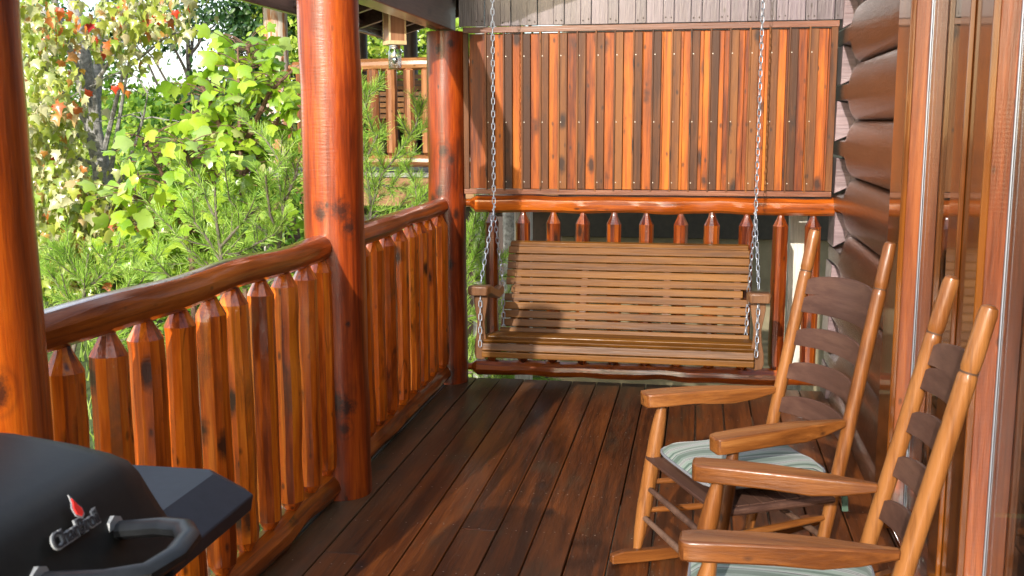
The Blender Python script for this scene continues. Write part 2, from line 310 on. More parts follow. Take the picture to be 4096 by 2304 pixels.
# ------------------------------------------------------------------ mesh helpers
class MB:
    def __init__(s): s.v = []; s.f = []; s.m = []
    def add(s, vs, fs, m=0):
        n = len(s.v); s.v += [tuple(x) for x in vs]; s.f += [tuple(i + n for i in f) for f in fs]; s.m += [m] * len(fs); return s
    def box(s, x0, x1, y0, y1, z0, z1, m=0, T=None):
        vs = [Vector((x, y, z)) for x in (x0, x1) for y in (y0, y1) for z in (z0, z1)]
        if T is not None: vs = [T @ v for v in vs]
        return s.add(vs, [(0, 1, 3, 2), (4, 6, 7, 5), (0, 4, 5, 1), (2, 3, 7, 6), (0, 2, 6, 4), (1, 5, 7, 3)], m)
    def tube(s, pts, rad, n=12, m=0, cap=True, jit=0.0, sq=(1, 1), phase=0.0, up=None):
        pts = [Vector(p) for p in pts]; k = len(pts)
        if not hasattr(rad, '__len__'): rad = [rad] * k
        t0 = (pts[1] - pts[0]).normalized(); a = Vector(up) if up else (Vector((0, 0, 1)) if abs(t0.z) < .9 else Vector((1, 0, 0)))
        a = (a - t0 * a.dot(t0)).normalized(); vs = []
        lob = [1 + random.uniform(-jit, jit) for _ in range(n)]
        for i in range(k):
            if 0 < i < k - 1: t = (pts[i + 1] - pts[i - 1]).normalized()
            elif i == 0: t = t0
            else: t = (pts[-1] - pts[-2]).normalized()
            a = (a - t * a.dot(t)).normalized(); b = t.cross(a)
            for j in range(n):
                th = 2 * math.pi * j / n + phase; rr = rad[i] * lob[j] * (1 + random.uniform(-jit, jit) * .5)
                vs.append(pts[i] + (a * math.cos(th) * sq[0] + b * math.sin(th) * sq[1]) * rr)
        fs = [(i * n + j, i * n + (j + 1) % n, (i + 1) * n + (j + 1) % n, (i + 1) * n + j) for i in range(k - 1) for j in range(n)]
        if cap: fs += [tuple(range(n - 1, -1, -1)), tuple((k - 1) * n + j for j in range(n))]
        return s.add(vs, fs, m)
    def prism(s, poly, axis, a, b, m=0, T=None):
        # poly: 2D outline; axis: extrusion axis
        n = len(poly); vs = []
        for w_ in (a, b):
            for (p, q) in poly:
                v = Vector({'X': (w_, p, q), 'Y': (p, w_, q), 'Z': (p, q, w_)}[axis]); vs.append(T @ v if T is not None else v)
        fs = [tuple(range(n - 1, -1, -1)), tuple(range(n, 2 * n))] + [(i, (i + 1) % n, n + (i + 1) % n, n + i) for i in range(n)]
        return s.add(vs, fs, m)
    def build(s, name, mats, parent=None, smooth=40, bevel=0.0, segs=2, loc=None):
        me = bpy.data.meshes.new(name); me.from_pydata(s.v, [], s.f)
        if not isinstance(mats, (list, tuple)): mats = [mats]
        for x in mats: me.materials.append(x)
        me.polygons.foreach_set('material_index', s.m)
        if smooth:
            me.polygons.foreach_set('use_smooth', [True] * len(s.f)); me.update()
            me.set_sharp_from_angle(angle=R(smooth))
        me.validate(); me.update()
        o = bpy.data.objects.new(name, me); col.objects.link(o)
        if parent is not None: o.parent = parent
        if loc is not None: o.location = loc
        if bevel > 0:
            b = o.modifiers.new('bevel', 'BEVEL'); b.width = bevel; b.segments = segs; b.limit_method = 'ANGLE'; b.angle_limit = R(35)
        return o

def tag(o, label=None, cat=None, group=None, kind=None):
    if label: o['label'] = label
    if cat: o['category'] = cat
    if group: o['group'] = group
    if kind: o['kind'] = kind
    return o

def thing(name, label, cat, loc=(0, 0, 0), rz=0.0, group=None):
    o = bpy.data.objects.new(name, None); col.objects.link(o); o.location = loc; o.rotation_euler = (0, 0, rz)
    o.empty_display_size = .1
    return tag(o, label, cat, group)

def copy_tree(o, parent=None):
    c = o.copy(); col.objects.link(c)
    if parent is not None: c.parent = parent
    for ch in list(o.children): copy_tree(ch, c)
    return c

def fbm_line(n, amp, seed=None):
    r = random.Random(seed); k = [r.uniform(-1, 1) for _ in range(n // 3 + 4)]
    out = []
    for i in range(n):
        t = i / 3; a = int(t); f = t - a; f = f * f * (3 - 2 * f); out.append(amp * (k[a] * (1 - f) + k[a + 1] * f))
    return out

# ------------------------------------------------------------------ ground
def gz(x, y):
    z = -1.75 + .085 * max(0, y - 3) - .03 * min(0, y) * 0
    z += .10 * math.sin(x * .45 + y * .3) + .06 * math.sin(x * 1.3 - y * .8)
    if y > 25: z += (y - 25) * .015
    z += -.06 * min(0, x + 3) * min(1.0, max(0, (y - 4) / 10))
    if y < 3 : z += .0
    return min(z, 1.1)
mb = MB(); xs = list(np.concatenate([np.linspace(-300, -30, 10), np.linspace(-28, 28, 57), np.linspace(30, 300, 10)]))
ys = list(np.concatenate([np.linspace(-200, -12, 8), np.linspace(-10, 45, 56), np.linspace(50, 400, 12)]))
vs_ = [(x, y, gz(x, y)) for x in xs for y in ys]; ny = len(ys)
mb.add(vs_, [(i * ny + j, (i + 1) * ny + j, (i + 1) * ny + j + 1, i * ny + j + 1) for i in range(len(xs) - 1) for j in range(ny - 1)])
tag(mb.build('ground', M['ground']), kind='structure')

# ------------------------------------------------------------------ deck
DX0, DP, GAP, DY0, DY1 = -1.424, .1428, .0042, -2.6, 5.96
mb = MB(); i = 0; x = -1.281 - DP
rs = random.Random(3)
boards = []
while x < .80:
    cuts = [DY0]; y = DY0 + rs.uniform(.5, 2.4)
    while y < DY1 - .5: cuts.append(y); y += rs.uniform(3.0, 4.8)
    cuts.append(DY1)
    for a, b in zip(cuts[:-1], cuts[1:]):
        dz = rs.uniform(-.0012, .0012)
        mb.box(x + GAP / 2 + rs.uniform(0, .001), x + DP - GAP / 2 - rs.uniform(0, .001), a + .001, b - .001, -.032, dz, 0)
        boards.append((x, a, b))
    i += 1; x += DP
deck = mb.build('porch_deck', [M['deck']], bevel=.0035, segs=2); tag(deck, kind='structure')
mb = MB(); mb.box(-1.50, -1.430, DY0, DY1 - .02, -.034, -.006)
for y in np.arange(DY0, DY1, .405): mb.box(-1.49, .86, y - .02, y + .02, -.16, -.036, 1)
for k in range(3, 16):
    a = rs.uniform(1.2, 4.2)
    mb.box(-1.281 + DP * k - .006, -1.281 + DP * k + .006, a - 1.2 if k > 5 else a, min(5.9, a + rs.uniform(.6, 2.2)), -.024, -.018, 2)
for y in np.arange(DY0 + .18, DY1, .405):
    for k in range(-1, 15):
        for q in (.025, .07, .115):
            if rs.random() < .8:
                cx, cy = -1.281 + DP * k + q + rs.uniform(-.008, .008), y + rs.uniform(-.012, .012); r_ = .0030
                mb.add([(cx + r_ * math.cos(t_), cy + r_ * math.sin(t_), .0022) for t_ in np.linspace(0, 2 * math.pi, 7)[:-1]], [tuple(range(6))], 3)
tag(mb.build('deck_edge', [M['nosing'], M['shadowwood'], M['tape'], M['screw']], smooth=0), kind='structure')
mb = MB(); mb.box(-1.48, .86, DY1 - .05, DY1 - .012, -.30, -.034); mb.box(-1.478, -1.44, DY0, DY1 - .06, -.30, -.036)
tag(mb.build('deck_rim_joist', M['shadowwood'], smooth=0), kind='structure')

# ------------------------------------------------------------------ log posts
def log_post(x, y, z1, r, label, seed, fork=False):
    t = thing('log_post', label, 'post', (x, y, 0), 0, 'varnished log posts carrying the porch roof')
    random.seed(seed); n = 34; mb = MB()
    wob = fbm_line(n, .006, seed); wx = fbm_line(n, .004, seed + 9)
    pts = [(wx[i], wob[i] * .5, z1 * i / (n - 1)) for i in range(n)]
    rad = [r * (1 + (.02 if i < 2 else 0) + wob[i] * .8) for i in range(n)]
    mb.tube(pts, rad, 40, jit=0.0025); mb.build('log', M['post' + 'ABC'[seed - 1]], t, 50)
    return t
log_post(-1.43, 1.86, 2.0, .122, 'thick varnished log post nearest the viewer, at the left end of the near railing', 1)
log_post(-1.42, 3.95, 2.0, .118, 'varnished log post with a bright reflection, between the two left railing bays', 2)
log_post(-1.425, 5.86, 2.0, .108, 'varnished corner log post beside the board and batten panel', 3)
# sawn notch block at the feet
# ------------------------------------------------------------------ rails and balusters
def baluster_mesh(seed, z0=.095, z1=.995, r=.047):
    random.seed(seed); mb = MB(); n = 11
    body = 16; zs = [z0 - .03, z0, z0 + .012] ; rr = [r * .40, r * .44, r * .50]
    zs += [z0 + .045]; rr += [r * .98]
    wob = fbm_line(body, .04, seed)
    for i in range(body):
        zs.append(z0 + .055 + (z1 - z0 - .055 - .070) * (i + .5) / body); rr.append(r * (1 + wob[i]))
    zs += [z1 - .066, z1 - .020, z1 - .006, z1 + .03]; rr += [r * 1.0, r * .48, r * .40, r * .38]
    bx = fbm_line(len(zs), .002, seed + 5); by = fbm_line(len(zs), .002, seed + 8)
    mb.tube([(bx[i], by[i], zs[i]) for i in range(len(zs))], rr, n, jit=.035, phase=random.random())
    me = mb.build('baluster', M['balus'], None, 24)
    return me
M['balus_shade'] = wood('shaded_varnished_baluster', (.05, .007, .0015), (.15, .026, .003), (.27, .060, .006), 'Z', .3, 1, .12, .7, .7, (.03, .012, .006), .45, .35, saw=.12)  # shaded copy of the same varnish, darkened in colour to offset direct sun
protos = [baluster_mesh(100 + i, r=.0455 + .001 * (i % 3)) for i in range(9)]
for _p in protos[6:]: _p.data.materials[0] = M['balus_shade']
used = [False] * 9
def place_baluster(parent, x, y, z=0.0, rz=0.0, k=0, sc=(1, 1, 1)):
    if not used[k]: o = protos[k]; used[k] = True
    else: o = protos[k].copy(); col.objects.link(o)
    o.parent = parent; o.location = (x, y, z); o.rotation_euler = (random.uniform(-.006, .006), random.uniform(-.006, .006), rz); o.scale = sc
    return o
def rail(parent, name, a, b, r, seed, mat, neck=0.0, n=26, sides=11, jit=.03):
    random.seed(seed); a = Vector(a); b = Vector(b); L = (b - a).length; mb = MB()
    w1 = fbm_line(n, .10, seed); w2 = fbm_line(n, .006, seed + 3); w3 = fbm_line(n, .006, seed + 4)
    d = (b - a).normalized(); sde = d.cross(Vector((0, 0, 1)))
    ts = [i / (n - 1) for i in range(n)]; pts = []; rad = []
    if neck:
        pts += [a, a + d * neck * .55]; rad += [r * .42, r * .45]
    for i, t_ in enumerate(ts):
        s0 = neck if neck else 0
        pts.append(a + d * (s0 + (L - 2 * s0) * t_) + Vector((0, 0, w2[i])) + sde * w3[i]); rad.append(r * (1 + w1[i] * .7))
    if neck:
        pts += [b - d * neck * .55, b]; rad += [r * .45, r * .42]
    mb.tube(pts, rad, sides, jit=jit); return mb.build(name, mat, parent, 26)

rnd = random.Random(11)
t = thing('railing', 'near bay of the left log railing, behind the grill', 'railing', (-1.445, 2.96, 0), 0, 'log railing bays around the porch')
rail(t, 'top_rail', (0, -1.04, 1.035), (0, .90, 1.018), .050, 21, M['railY'], n=16, sides=14, jit=.015)
rail(t, 'bottom_rail', (0, -1.04, .045), (0, .90, .06), .055, 22, M['railY'])
for k in range(10): place_baluster(t, rnd.uniform(-.006, .006), -.86 + .05 + .187 * k, 0, rnd.random() * 6, k % 6)
t = thing('railing', 'far bay of the left log railing, between the middle and corner posts', 'railing', (-1.445, 4.9, 0), 0, 'log railing bays around the porch')
rail(t, 'top_rail', (0, -.86, 1.025), (0, .87, 1.03), .048, 23, M['railY'], n=16, sides=14, jit=.015)
rail(t, 'bottom_rail', (0, -.86, .06), (0, .87, .065), .055, 24, M['railY'])
for k in range(9): place_baluster(t, rnd.uniform(-.006, .006), -.75 + .193 * k, 0, rnd.random() * 6, (k + 2) % 6)
t = thing('railing', 'back log railing under the board and batten panel, behind the porch swing', 'railing', (0, 5.88, 0), 0, 'log railing bays around the porch')
rail(t, 'top_rail', (-1.335, 0, 1.047), (.80, 0, 1.047), .050, 25, M['railX'], neck=.075, n=40)
rail(t, 'bottom_rail', (-1.335, 0, .085), (.80, 0, .095), .045, 26, M['railX'], neck=.075, n=40)
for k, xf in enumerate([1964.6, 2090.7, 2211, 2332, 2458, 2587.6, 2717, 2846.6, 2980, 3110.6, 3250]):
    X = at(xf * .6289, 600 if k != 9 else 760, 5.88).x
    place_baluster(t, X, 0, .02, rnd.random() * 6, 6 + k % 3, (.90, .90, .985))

# ------------------------------------------------------------------ privacy panel above the back rail
PY = 5.855
t = thing('privacy_panel', 'orange and brown board and batten panel framed above the back railing', 'panel', (0, PY, 0))
x0, x1, z0, z1 = -1.318, .690, 1.100, 2.020
mb = MB(); x = x0 + .03; k = 0
while x < x1 - .04:
    wd = .1075; mb.box(x + .0005, min(x + wd - .0005, x1 - .03), -.006, .012, z0 + .03, z1 - .035, 0); x += wd
mb.build('boards', M['panelboard'], t, 0, .002)
mb = MB(); mb.box(x0, x1, -.032, -.008, z0, z0 + .028); mb.build('frame_rail', M['panelframe'], t, 0, .002)
mb = MB(); mb.box(x0, x1 + .004, -.032, -.008, z1 - .032, z1); mb.build('frame_rail', M['panelframe'], t, 0, .002)
mb = MB(); mb.box(x0, x0 + .030, -.030, -.007, z0 + .029, z1 - .033); mb.build('frame_stile', M['panelbatten'], t, 0, .002)
mb = MB(); mb.box(x1 - .034, x1, -.030, -.007, z0 + .029, z1 - .033); mb.build('frame_stile', M['panelbatten'], t, 0, .002)
Xb0 = at(1944.7 * .6289, 300, PY).x; Xb1 = at((1800 + 2290 / 1.61) * .6289, 300, PY).x
for i in range(18):
    X = Xb0 + (Xb1 - Xb0) * i / 17
    mb = MB()
    mb.box(X + .010, X + .050, -.026, -.0065, z0 + .032, z1 - .040, 0)
    mb.box(X, X + .0095, -.0335, -.0065, z0 + .020, z1 - .028, 0)
    for z in (1.17, 1.50, 1.93 - .07):
        mb.add([(X + .016 + .003 * math.cos(a), -.0268, z + .003 * math.sin(a)) for a in np.linspace(0, 2 * math.pi, 7)[:-1]], [tuple(range(5, -1, -1))], 1)
    mb.build('batten', [M['panelbatten'], M['screw']], t, 0, .0015)

# gable siding above
t = thing('gable_siding', 'grey brown glossy vertical board siding above the framed panel', 'siding', (0, 5.84, 2.025))
mb = MB(); x = -1.345; k = 0; rs = random.Random(5)
while x < .76:
    wd = .090 if k % 2 == 0 else .058
    top = 2.2
    e = min(x + wd, .716)
    if e - x > .01:
        mb.box(x + .001, e - .001, (.004 if k % 2 == 0 else -.010) + rs.uniform(-.0015, .0015), .02, 0 + (.0 if k % 2 else .001), top, 0)
        if k % 2:
            for q in (.014, .044):
                c = (x + q, -.0125, .016 + rs.uniform(0, .012))
                mb.add([(c[0] + .0042 * math.cos(a), c[1], c[2] + .0042 * math.sin(a)) for a in np.linspace(0, 2 * math.pi, 9)[:-1]], [tuple(range(7, -1, -1))], 1)
    x += wd; k += 1
mb.build('boards', [M['siding'], M['shadowwood']], t, 0, .0015)

# header beam, eave, roof over the far end
t = thing('header_beam', 'dark squared timber beam resting on the corner log post', 'beam', (-1.36, 0, 2.0))
mb = MB(); mb.box(-.105, 0, 3.86, 5.835, 0.002, .24); mb.build('timber', M['beam'], t, 0, .004)
t = thing('porch_roof', 'dark roof eave with fascia and open rafter gaps above the far railing', 'roof', (0, 0, 2.0))
mb = MB(); mb.box(-1.965, -1.935, 3.9, 6.42, .015, .155); mb.build('fascia', M['beam'], t, 0, .003)
mb = MB(); zr = lambda x: .16 + .30 * (x + 1.95)
mb.add([(-2.0, 4.9, zr(-2.0)), (-1.36, 4.9, zr(-1.36)), (-1.36, 6.5, zr(-1.36)), (-2.0, 6.5, zr(-2.0)),
        (-2.0, 4.9, zr(-2.0) + .03), (-1.36, 4.9, zr(-1.36) + .03), (-1.36, 6.5, zr(-1.36) + .03), (-2.0, 6.5, zr(-2.0) + .03)],
       [(0, 3, 2, 1), (4, 5, 6, 7), (0, 1, 5, 4), (1, 2, 6, 5), (2, 3, 7, 6), (3, 0, 4, 7)])
mb.add([(-1.358, 5.0, zr(-1.36)), (1.2, 5.0, zr(1.2)), (1.2, 6.5, zr(1.2)), (-1.358, 6.5, zr(-1.36)),
        (-1.358, 5.0, zr(-1.36) + .03), (1.2, 5.0, zr(1.2) + .03), (1.2, 6.5, zr(1.2) + .03), (-1.358, 6.5, zr(-1.36) + .03)],
       [(0, 3, 2, 1), (4, 5, 6, 7), (0, 1, 5, 4), (1, 2, 6, 5), (2, 3, 7, 6), (3, 0, 4, 7)])
mb.build('roof_deck', M['shingle'], t, 0)
mb = MB()
for y in np.arange(5.02, 6.4, .42):
    mb.add([(-1.93, y, .03), (-1.47, y, .17), (-1.47, y, .30), (-1.93, y, .16), (-1.93, y + .04, .03), (-1.47, y + .04, .17), (-1.47, y + .04, .30), (-1.93, y + .04, .16)],
           [(0, 1, 2, 3), (7, 6, 5, 4), (0, 4, 5, 1), (1, 5, 6, 2), (2, 6, 7, 3), (3, 7, 4, 0)])
mb.box(-1.934, -1.905, 4.9, 6.38, .05, .075)
mb.build('rafters', M['beam'], t, 0)
mb = MB(); mb.add([(-1.932, 6.425, .012), (-1.2, 6.425, .215), (-1.2, 6.425, .36), (-1.932, 6.425, .155), (-1.932, 6.45, .012), (-1.2, 6.45, .215), (-1.2, 6.45, .36), (-1.932, 6.45, .155)],
    [(0, 1, 2, 3), (7, 6, 5, 4), (0, 4, 5, 1), (1, 5, 6, 2), (2, 6, 7, 3), (3, 7, 4, 0)])
mb.build('rake_board', M['beam'], t, 0)
mb = MB(); mb.box(-1.25, .9, 5.36, 5.44, .62, .74); mb.build('swing_joist', M['beam'], t, 0)

# ------------------------------------------------------------------ jar lantern
t = thing('jar_lantern', 'clear glass jar lantern under a pale wooden box hanging from the eave', 'lantern', (-1.60, 5.45, 1.905), R(38))
mb = MB(); s = .045; mb.box(-s, s, -s, s, 0, .17); mb.build('wooden_box', M['boxinset'], t, 0, .001)
mb = MB(); e = .0475
for sx in (-1, 1):
    for sy in (-1, 1): mb.box(sx * e - .009 * (sx > 0) * 1 - (0 if sx > 0 else .0), sx * e + (.009 if sx < 0 else 0), sy * e - (.009 if sy > 0 else 0), sy * e + (.009 if sy < 0 else 0), .0182, .172)
mb.box(-e - .001, e + .001, -e - .001, e + .001, -.002, .018)
mb.build('trim', M['birdbox'], t, 0, .0008)
def lathe(mb, prof, n=24, m=0, c=(0, 0), cap=True):
    vs = [(c[0] + r_ * math.cos(2 * math.pi * j / n), c[1] + r_ * math.sin(2 * math.pi * j / n), z) for (r_, z) in prof for j in range(n)]
    k = len(prof); fs = [(i * n + j, i * n + (j + 1) % n, (i + 1) * n + (j + 1) % n, (i + 1) * n + j) for i in range(k - 1) for j in range(n)]
    if cap: fs += [tuple(range(n - 1, -1, -1)), tuple((k - 1) * n + j for j in range(n))]
    mb.add(vs, fs, m)
mb = MB(); lathe(mb, [(.022, -.128), (.030, -.126), (.034, -.118), (.035, -.05), (.034, -.036), (.028, -.026), (.027, -.020)], 28)
mb.build('jar', glassmat('lantern_glass', (.80, .88, .90), .22, 1.6), t, 60)
mb = MB(); lathe(mb, [(.029, -.022), (.0295, -.014), (.028, -.012), (.0295, -.010), (.029, -.0025)], 28); lathe(mb, [(.006, -.06), (.006, -.0225)], 10)
mb.build('lid', M['lidmetal'], t, 40)
mb = MB(); lathe(mb, [(.004, -.10), (.012, -.09), (.015, -.078), (.011, -.064), (.006, -.060)], 16); mb.build('bulb', M['lidmetal'], t, 60)

# ------------------------------------------------------------------ log wall of the cabin (right)
PITCHZ, Z0 = .286, .073
t = thing('log_wall', 'brown varnished log wall of the cabin with interlocking corner, right side', 'wall', (.785, 0, 0))
seam = [Z0 + PITCHZ * i for i in range(-1, 10)]   # seams at .359 ... 1.503 ...
for i in range(len(seam) - 1):
    a, b = seam[i], seam[i + 1]
    if b < -.0: continue
    random.seed(300 + i); n = 40; prof = []
    K = 36
    for q in range(K + 1):
        th = math.pi * q / K; zz = (a + b) / 2 - (b - a) / 2 * math.cos(th); bul = .078 * math.sin(th) ** .8
        prof.append((-bul, zz))
    for part_i, (ya, yb) in enumerate(((3.88 + .24, 5.98),)):
        ys_ = np.concatenate([np.linspace(ya, 5.45, 10), np.linspace(5.5, 5.68, 8), np.linspace(5.72, yb, 4)]); vs = []; wob = fbm_line(22, .006, i)
        for jy, y in enumerate(ys_):
            for (px_, pz) in prof:
                bb = -px_; ds = min(pz - a, b - pz)
                if ds < .105 and i > 0:
                    k_ = min(1, max(0, (y - 5.50) / .16)); bb = bb * (1 - k_) + min(bb, .034 * ds / .105) * k_
                vs.append((-bb * (1 + wob[jy] * 6), y, pz))
            vs.append((.12, y, b)); vs.append((.12, y, a))
        m_ = K + 3
        fs = [(jy * m_ + q, (jy + 1) * m_ + q, (jy + 1) * m_ + (q + 1) % m_, jy * m_ + (q + 1) % m_) for jy in range(21) for q in range(m_)]
        fs += [tuple(range(m_)), tuple(range(21 * m_ + m_ - 1, 21 * m_ - 1, -1))]
        mb = MB(); mb.add(vs, fs); mb.build('wall_log', M['walllog'], t, 50)
for i, zc in enumerate(seam):
    if zc < .2: 
        if zc < .0: continue
    random.seed(600 + i)
    h = .098 + random.uniform(-.008, .008); xl = -.082 + random.uniform(-.012, .006)
    poly = [(xl, zc - h - random.uniform(0, .01)), (.0 - .015, zc - h + .028), (.012, zc), (-.015, zc + h - .012), (xl + .004, zc + h)]
    mb = MB(); mb.prism([(p, q) for p, q in poly] , 'Y', 5.80, 6.06); mb.build('log_end', M['logend'], t, 0, .004)
# dark caulk line backing and short return wall
mb = MB(); mb.box(.02, .6, 5.99, 6.05, -.3, 3.2); mb.build('corner_backing', M['kwall'], t, 0)
# window and door units
CX = .70 - .785
mb = MB(); mb.box(CX, CX + .020, 3.905, 4.13, 0.0, 3.2); mb.build('casing', M['casing'], t, 0, .003)
mb = MB(); mb.box(CX + .021, .02, 3.915, 4.14, 0.0, 3.2); mb.build('jamb', M['jamb'], t, 0, .002)
mb = MB(); mb.box(-.012, -.006, 3.20, 3.914, .02, 3.2); mb.build('window_pane', M['glass'], t, 0)
mb = MB(); mb.box(-.0165, -.0135, 3.900, 3.912, .02, 3.2); mb.build('glazing_strip', M['chain'], t, 0)
mb = MB(); mb.box(CX, CX + .014, 3.055, 3.165, 0, 3.2); mb.build('casing', M['casing'], t, 0, .003)
mb = MB(); mb.box(CX + .0145, CX + .034, 2.88, 3.15, 0, 3.2); mb.build('casing', M['casing'], t, 0, .003)
mb = MB(); mb.box(CX + .035, .02, 2.89, 3.195, 0, 3.2); mb.build('jamb', M['jamb'], t, 0, .002)
mb = MB(); mb.box(.001, .007, .9, 2.888, .03, 3.2); mb.build('window_pane', M['glass'], t, 0)
mb = MB(); mb.box(-.003, .0, 2.880, 2.888, .03, 3.2); mb.build('glazing_strip', M['chain'], t, 0)
mb = MB(); mb.box(CX, .02, .75, .898, 0, 3.2); mb.build('casing', M['casing'], t, 0, .003)
mb = MB(); mb.box(-.06, .02, .9, 3.9, -.02, .019); mb.build('sill', M['railY'], t, 0, .003)
mb = MB()
for z in np.arange(.05, 1.9, .055): mb.box(.10, .104, .95, 2.7, z, z + .038, 0)
mb.build('blind', M['panelbatten'], t, 0)
mb = MB(); mb.box(.95, 1.0, .5, 4.1, 0, 3.2); mb.box(.02, 1.0, 4.145, 4.2, 0, 3.2); mb.box(.02, 1.0, .5, .55, 0, 3.2); mb.box(.02, 1.0, .5, 4.1, -.05, -.001)
mb.build('dark_interior', plain('interior_wall', (.05, .035, .025), .8), t, 0)
mb = MB()
for i in range(len(seam) - 1):
    pass
for i in range(11):
    a = Z0 + PITCHZ * (i - 1); mb.tube([(.0, -2.5, a + PITCHZ / 2), (.0, .745, a + PITCHZ / 2)], PITCHZ / 2, 14, sq=(1, .6))
mb.build('near_wall_logs', M['walllog'], t, 50)

# ------------------------------------------------------------------ porch swing
def chain_mesh(mb, a, b, link=.040, r=.0022, wd=.0078):
    a = Vector(a); b = Vector(b); L = (b - a).length; n = max(1, int(L / (link * .80))); d = (b - a).normalized()
    e1 = d.orthogonal().normalized(); e2 = d.cross(e1); ang = R(25)
    f1 = e1 * math.cos(ang) + e2 * math.sin(ang); f2 = -e1 * math.sin(ang) + e2 * math.cos(ang)
    for i in range(n):
        c = a + d * (L * (i + .5) / n); s = f1 if i % 2 else f2; h = link * .5
        tw = d * 1.0
        pts = []
        for (u, v_) in ((-h * .55, -wd), (h * .55, -wd), (h * .9, -wd * .6), (h, 0), (h * .9, wd * .6), (h * .55, wd), (-h * .55, wd), (-h * .9, wd * .6), (-h, 0), (-h * .9, -wd * .6), (-h * .55, -wd)):
            pts.append(c + tw * u + s * v_)
        mb.tube(pts, r, 6, cap=False)
        if i % 2 == 0:   # knot wrap of the twisted wire
            mb.tube([c + d * (h * .98) - s * wd * .8, c + d * (h * .98) + s * wd * .8], r * 1.5, 6)
SX0, SX1 = -1.072, .278; SC = (SX0 + SX1) / 2
t = thing('porch_swing', 'brown slatted wooden porch swing hanging on chains before the back railing', 'porch swing', (SC, 5.15, 0), R(-.6))
hw = (SX1 - SX0) / 2
mb = MB()
def slat(mb, hwid, y, z, ang, w_=.036, th=.017, dx=0):
    T = Matrix.Translation((dx, y, z)) @ Euler((ang, 0, 0)).to_matrix().to_4x4()
    mb.box(-hwid, hwid, -w_ / 2, w_ / 2, -th / 2, th / 2, 0, T)
for (y, z, a_, w_) in ((-.046, .335, R(88), .030), (-.040, .372, R(66), .040), (.002, .402, R(14), .046), (.052, .408, R(3), .042), (.105, .405, R(-3), .042), (.158, .398, R(-5), .042), (.212, .390, R(-6), .042), (.266, .381, R(-7), .042), (.320, .374, R(-3), .042)):
    slat(mb, hw, y, z, a_, w_)
mb.build('seat', M['swing'], t, 0, .004)
mb = MB()
for i in range(-1, 10):
    f = i / 9; y = .395 + .23 * f + .025 * math.sin(f * 3.1); z = .418 + .372 * f
    slat(mb, hw - (.045 if i in (4,) else .012) + .0 * f, y, z, R(90 - 26), .0415, .015)
slat(mb, hw - .02, .635, .818, R(60), .022, .016); slat(mb, hw - .02, .652, .830, R(15), .03, .014)
mb.build('backrest', M['swing'], t, 0, .004)
for X in (-hw + .075, -hw / 3 + .0, hw / 3, hw - .075):
    mb = MB(); pts = [(X, .418, .40), (X, .465, .50), (X, .56, .65), (X, .668, .815)]
    vs = [(X + sx * .017, y + dy, z) for (_, y, z) in pts for (sx, dy) in ((-1, 0), (1, 0), (1, .03), (-1, .03))]
    fs = [(i * 4 + j, i * 4 + (j + 1) % 4, (i + 1) * 4 + (j + 1) % 4, (i + 1) * 4 + j) for i in range(3) for j in range(4)] + [(3, 2, 1, 0), (12, 13, 14, 15)]
    mb.add(vs, fs); mb.build('back_rib', M['swingZ'], t, 0)
    mb = MB(); mb.tube([(X, -.02, .345), (X, .06, .375), (X, .2, .36), (X, .40, .345)], .020, 4, phase=R(45)); mb.build('seat_rib', M['swingZ'], t, 0)
for s in (-1, 1):
    mb = MB(); X = s * (hw + .018)
    poly = [(-.045, -.002), (.045, -.002), (.050, .02), (.046, .032), (-.046, .032), (-.05, .02)]
    # arm: thick front paddle narrowing and dipping toward the back
    st = [(-.055, .655, .044), (-.04, .658, .052), (.05, .652, .050), (.16, .618, .034), (.27, .592, .026), (.38, .60, .022)]
    vs = []; cs = [(-1, -.35), (1, -.35), (1.05, .45), (.9, 1), (-.9, 1), (-1.05, .45)]
    for (y, z, hw_) in st:
        for (cx, cz) in cs: vs.append((X - s * (.0 if y < .1 else (.052 - hw_) * .9) + cx * hw_, y, z + cz * .021 + (.006 if cz > 0 else -.012)))
    k = len(st); fs = [(i * 6 + j, i * 6 + (j + 1) % 6, (i + 1) * 6 + (j + 1) % 6, (i + 1) * 6 + j) for i in range(k - 1) for j in range(6)]
    fs += [tuple(range(5, -1, -1)), tuple((k - 1) * 6 + j for j in range(6))]
    mb.add(vs, fs); mb.build('armrest', M['swingZ'], t, 30, .005)
    mb = MB(); wave = [(.045, .638), (.046, .60), (.036, .55), (.024, .50), (.028, .44), (.042, .38), (.045, .33), (.035, .305), (.0, .298)]
    poly = [(s * (hw + .012) + s * a_ * .8, z) for a_, z in wave] + [(s * (hw + .012) - s * a_ * .75, z) for a_, z in reversed(wave[:-1])]
    if s > 0: poly = poly[::-1]
    mb.prism(poly, 'Y', -.012, .012); mb.build('arm_support', M['swingZ'], t, 0, .003)
    ch = MB(); top = (s * (hw - .002), .25, 2.62); sp = (s * (hw - .004), .25, 1.045)
    chain_mesh(ch, top, sp)
    c = ch.build('chain', M['chain'], t, 60)
    ch = MB(); chain_mesh(ch, sp, (s * (hw + .012), .0 - .005, .70)); ch.build('chain_leg', M['chain'], c, 60)
    ch = MB(); chain_mesh(ch, (s * (hw + .012), -.02, .64), (s * (hw + .008), -.055, .375)); ch.build('chain_leg', M['chain'], c, 60)
    ch = MB(); chain_mesh(ch, sp, (s * (hw - .022), .40, .62)); ch.build('chain_leg', M['chain'], c, 60)
    ch = MB(); chain_mesh(ch, (s * (hw - .022), .40, .58), (s * (hw - .03), .37, .375)); ch.build('chain_leg', M['chain'], c, 60)
    ch = MB(); ch.tube([(sp[0], sp[1], sp[2] + .03), (sp[0] + .008, sp[1], sp[2] + .015), (sp[0] - .008, sp[1], sp[2]), (sp[0] + .006, sp[1], sp[2] - .018)], .0035, 6); ch.build('hook', M['chain'], c, 60)

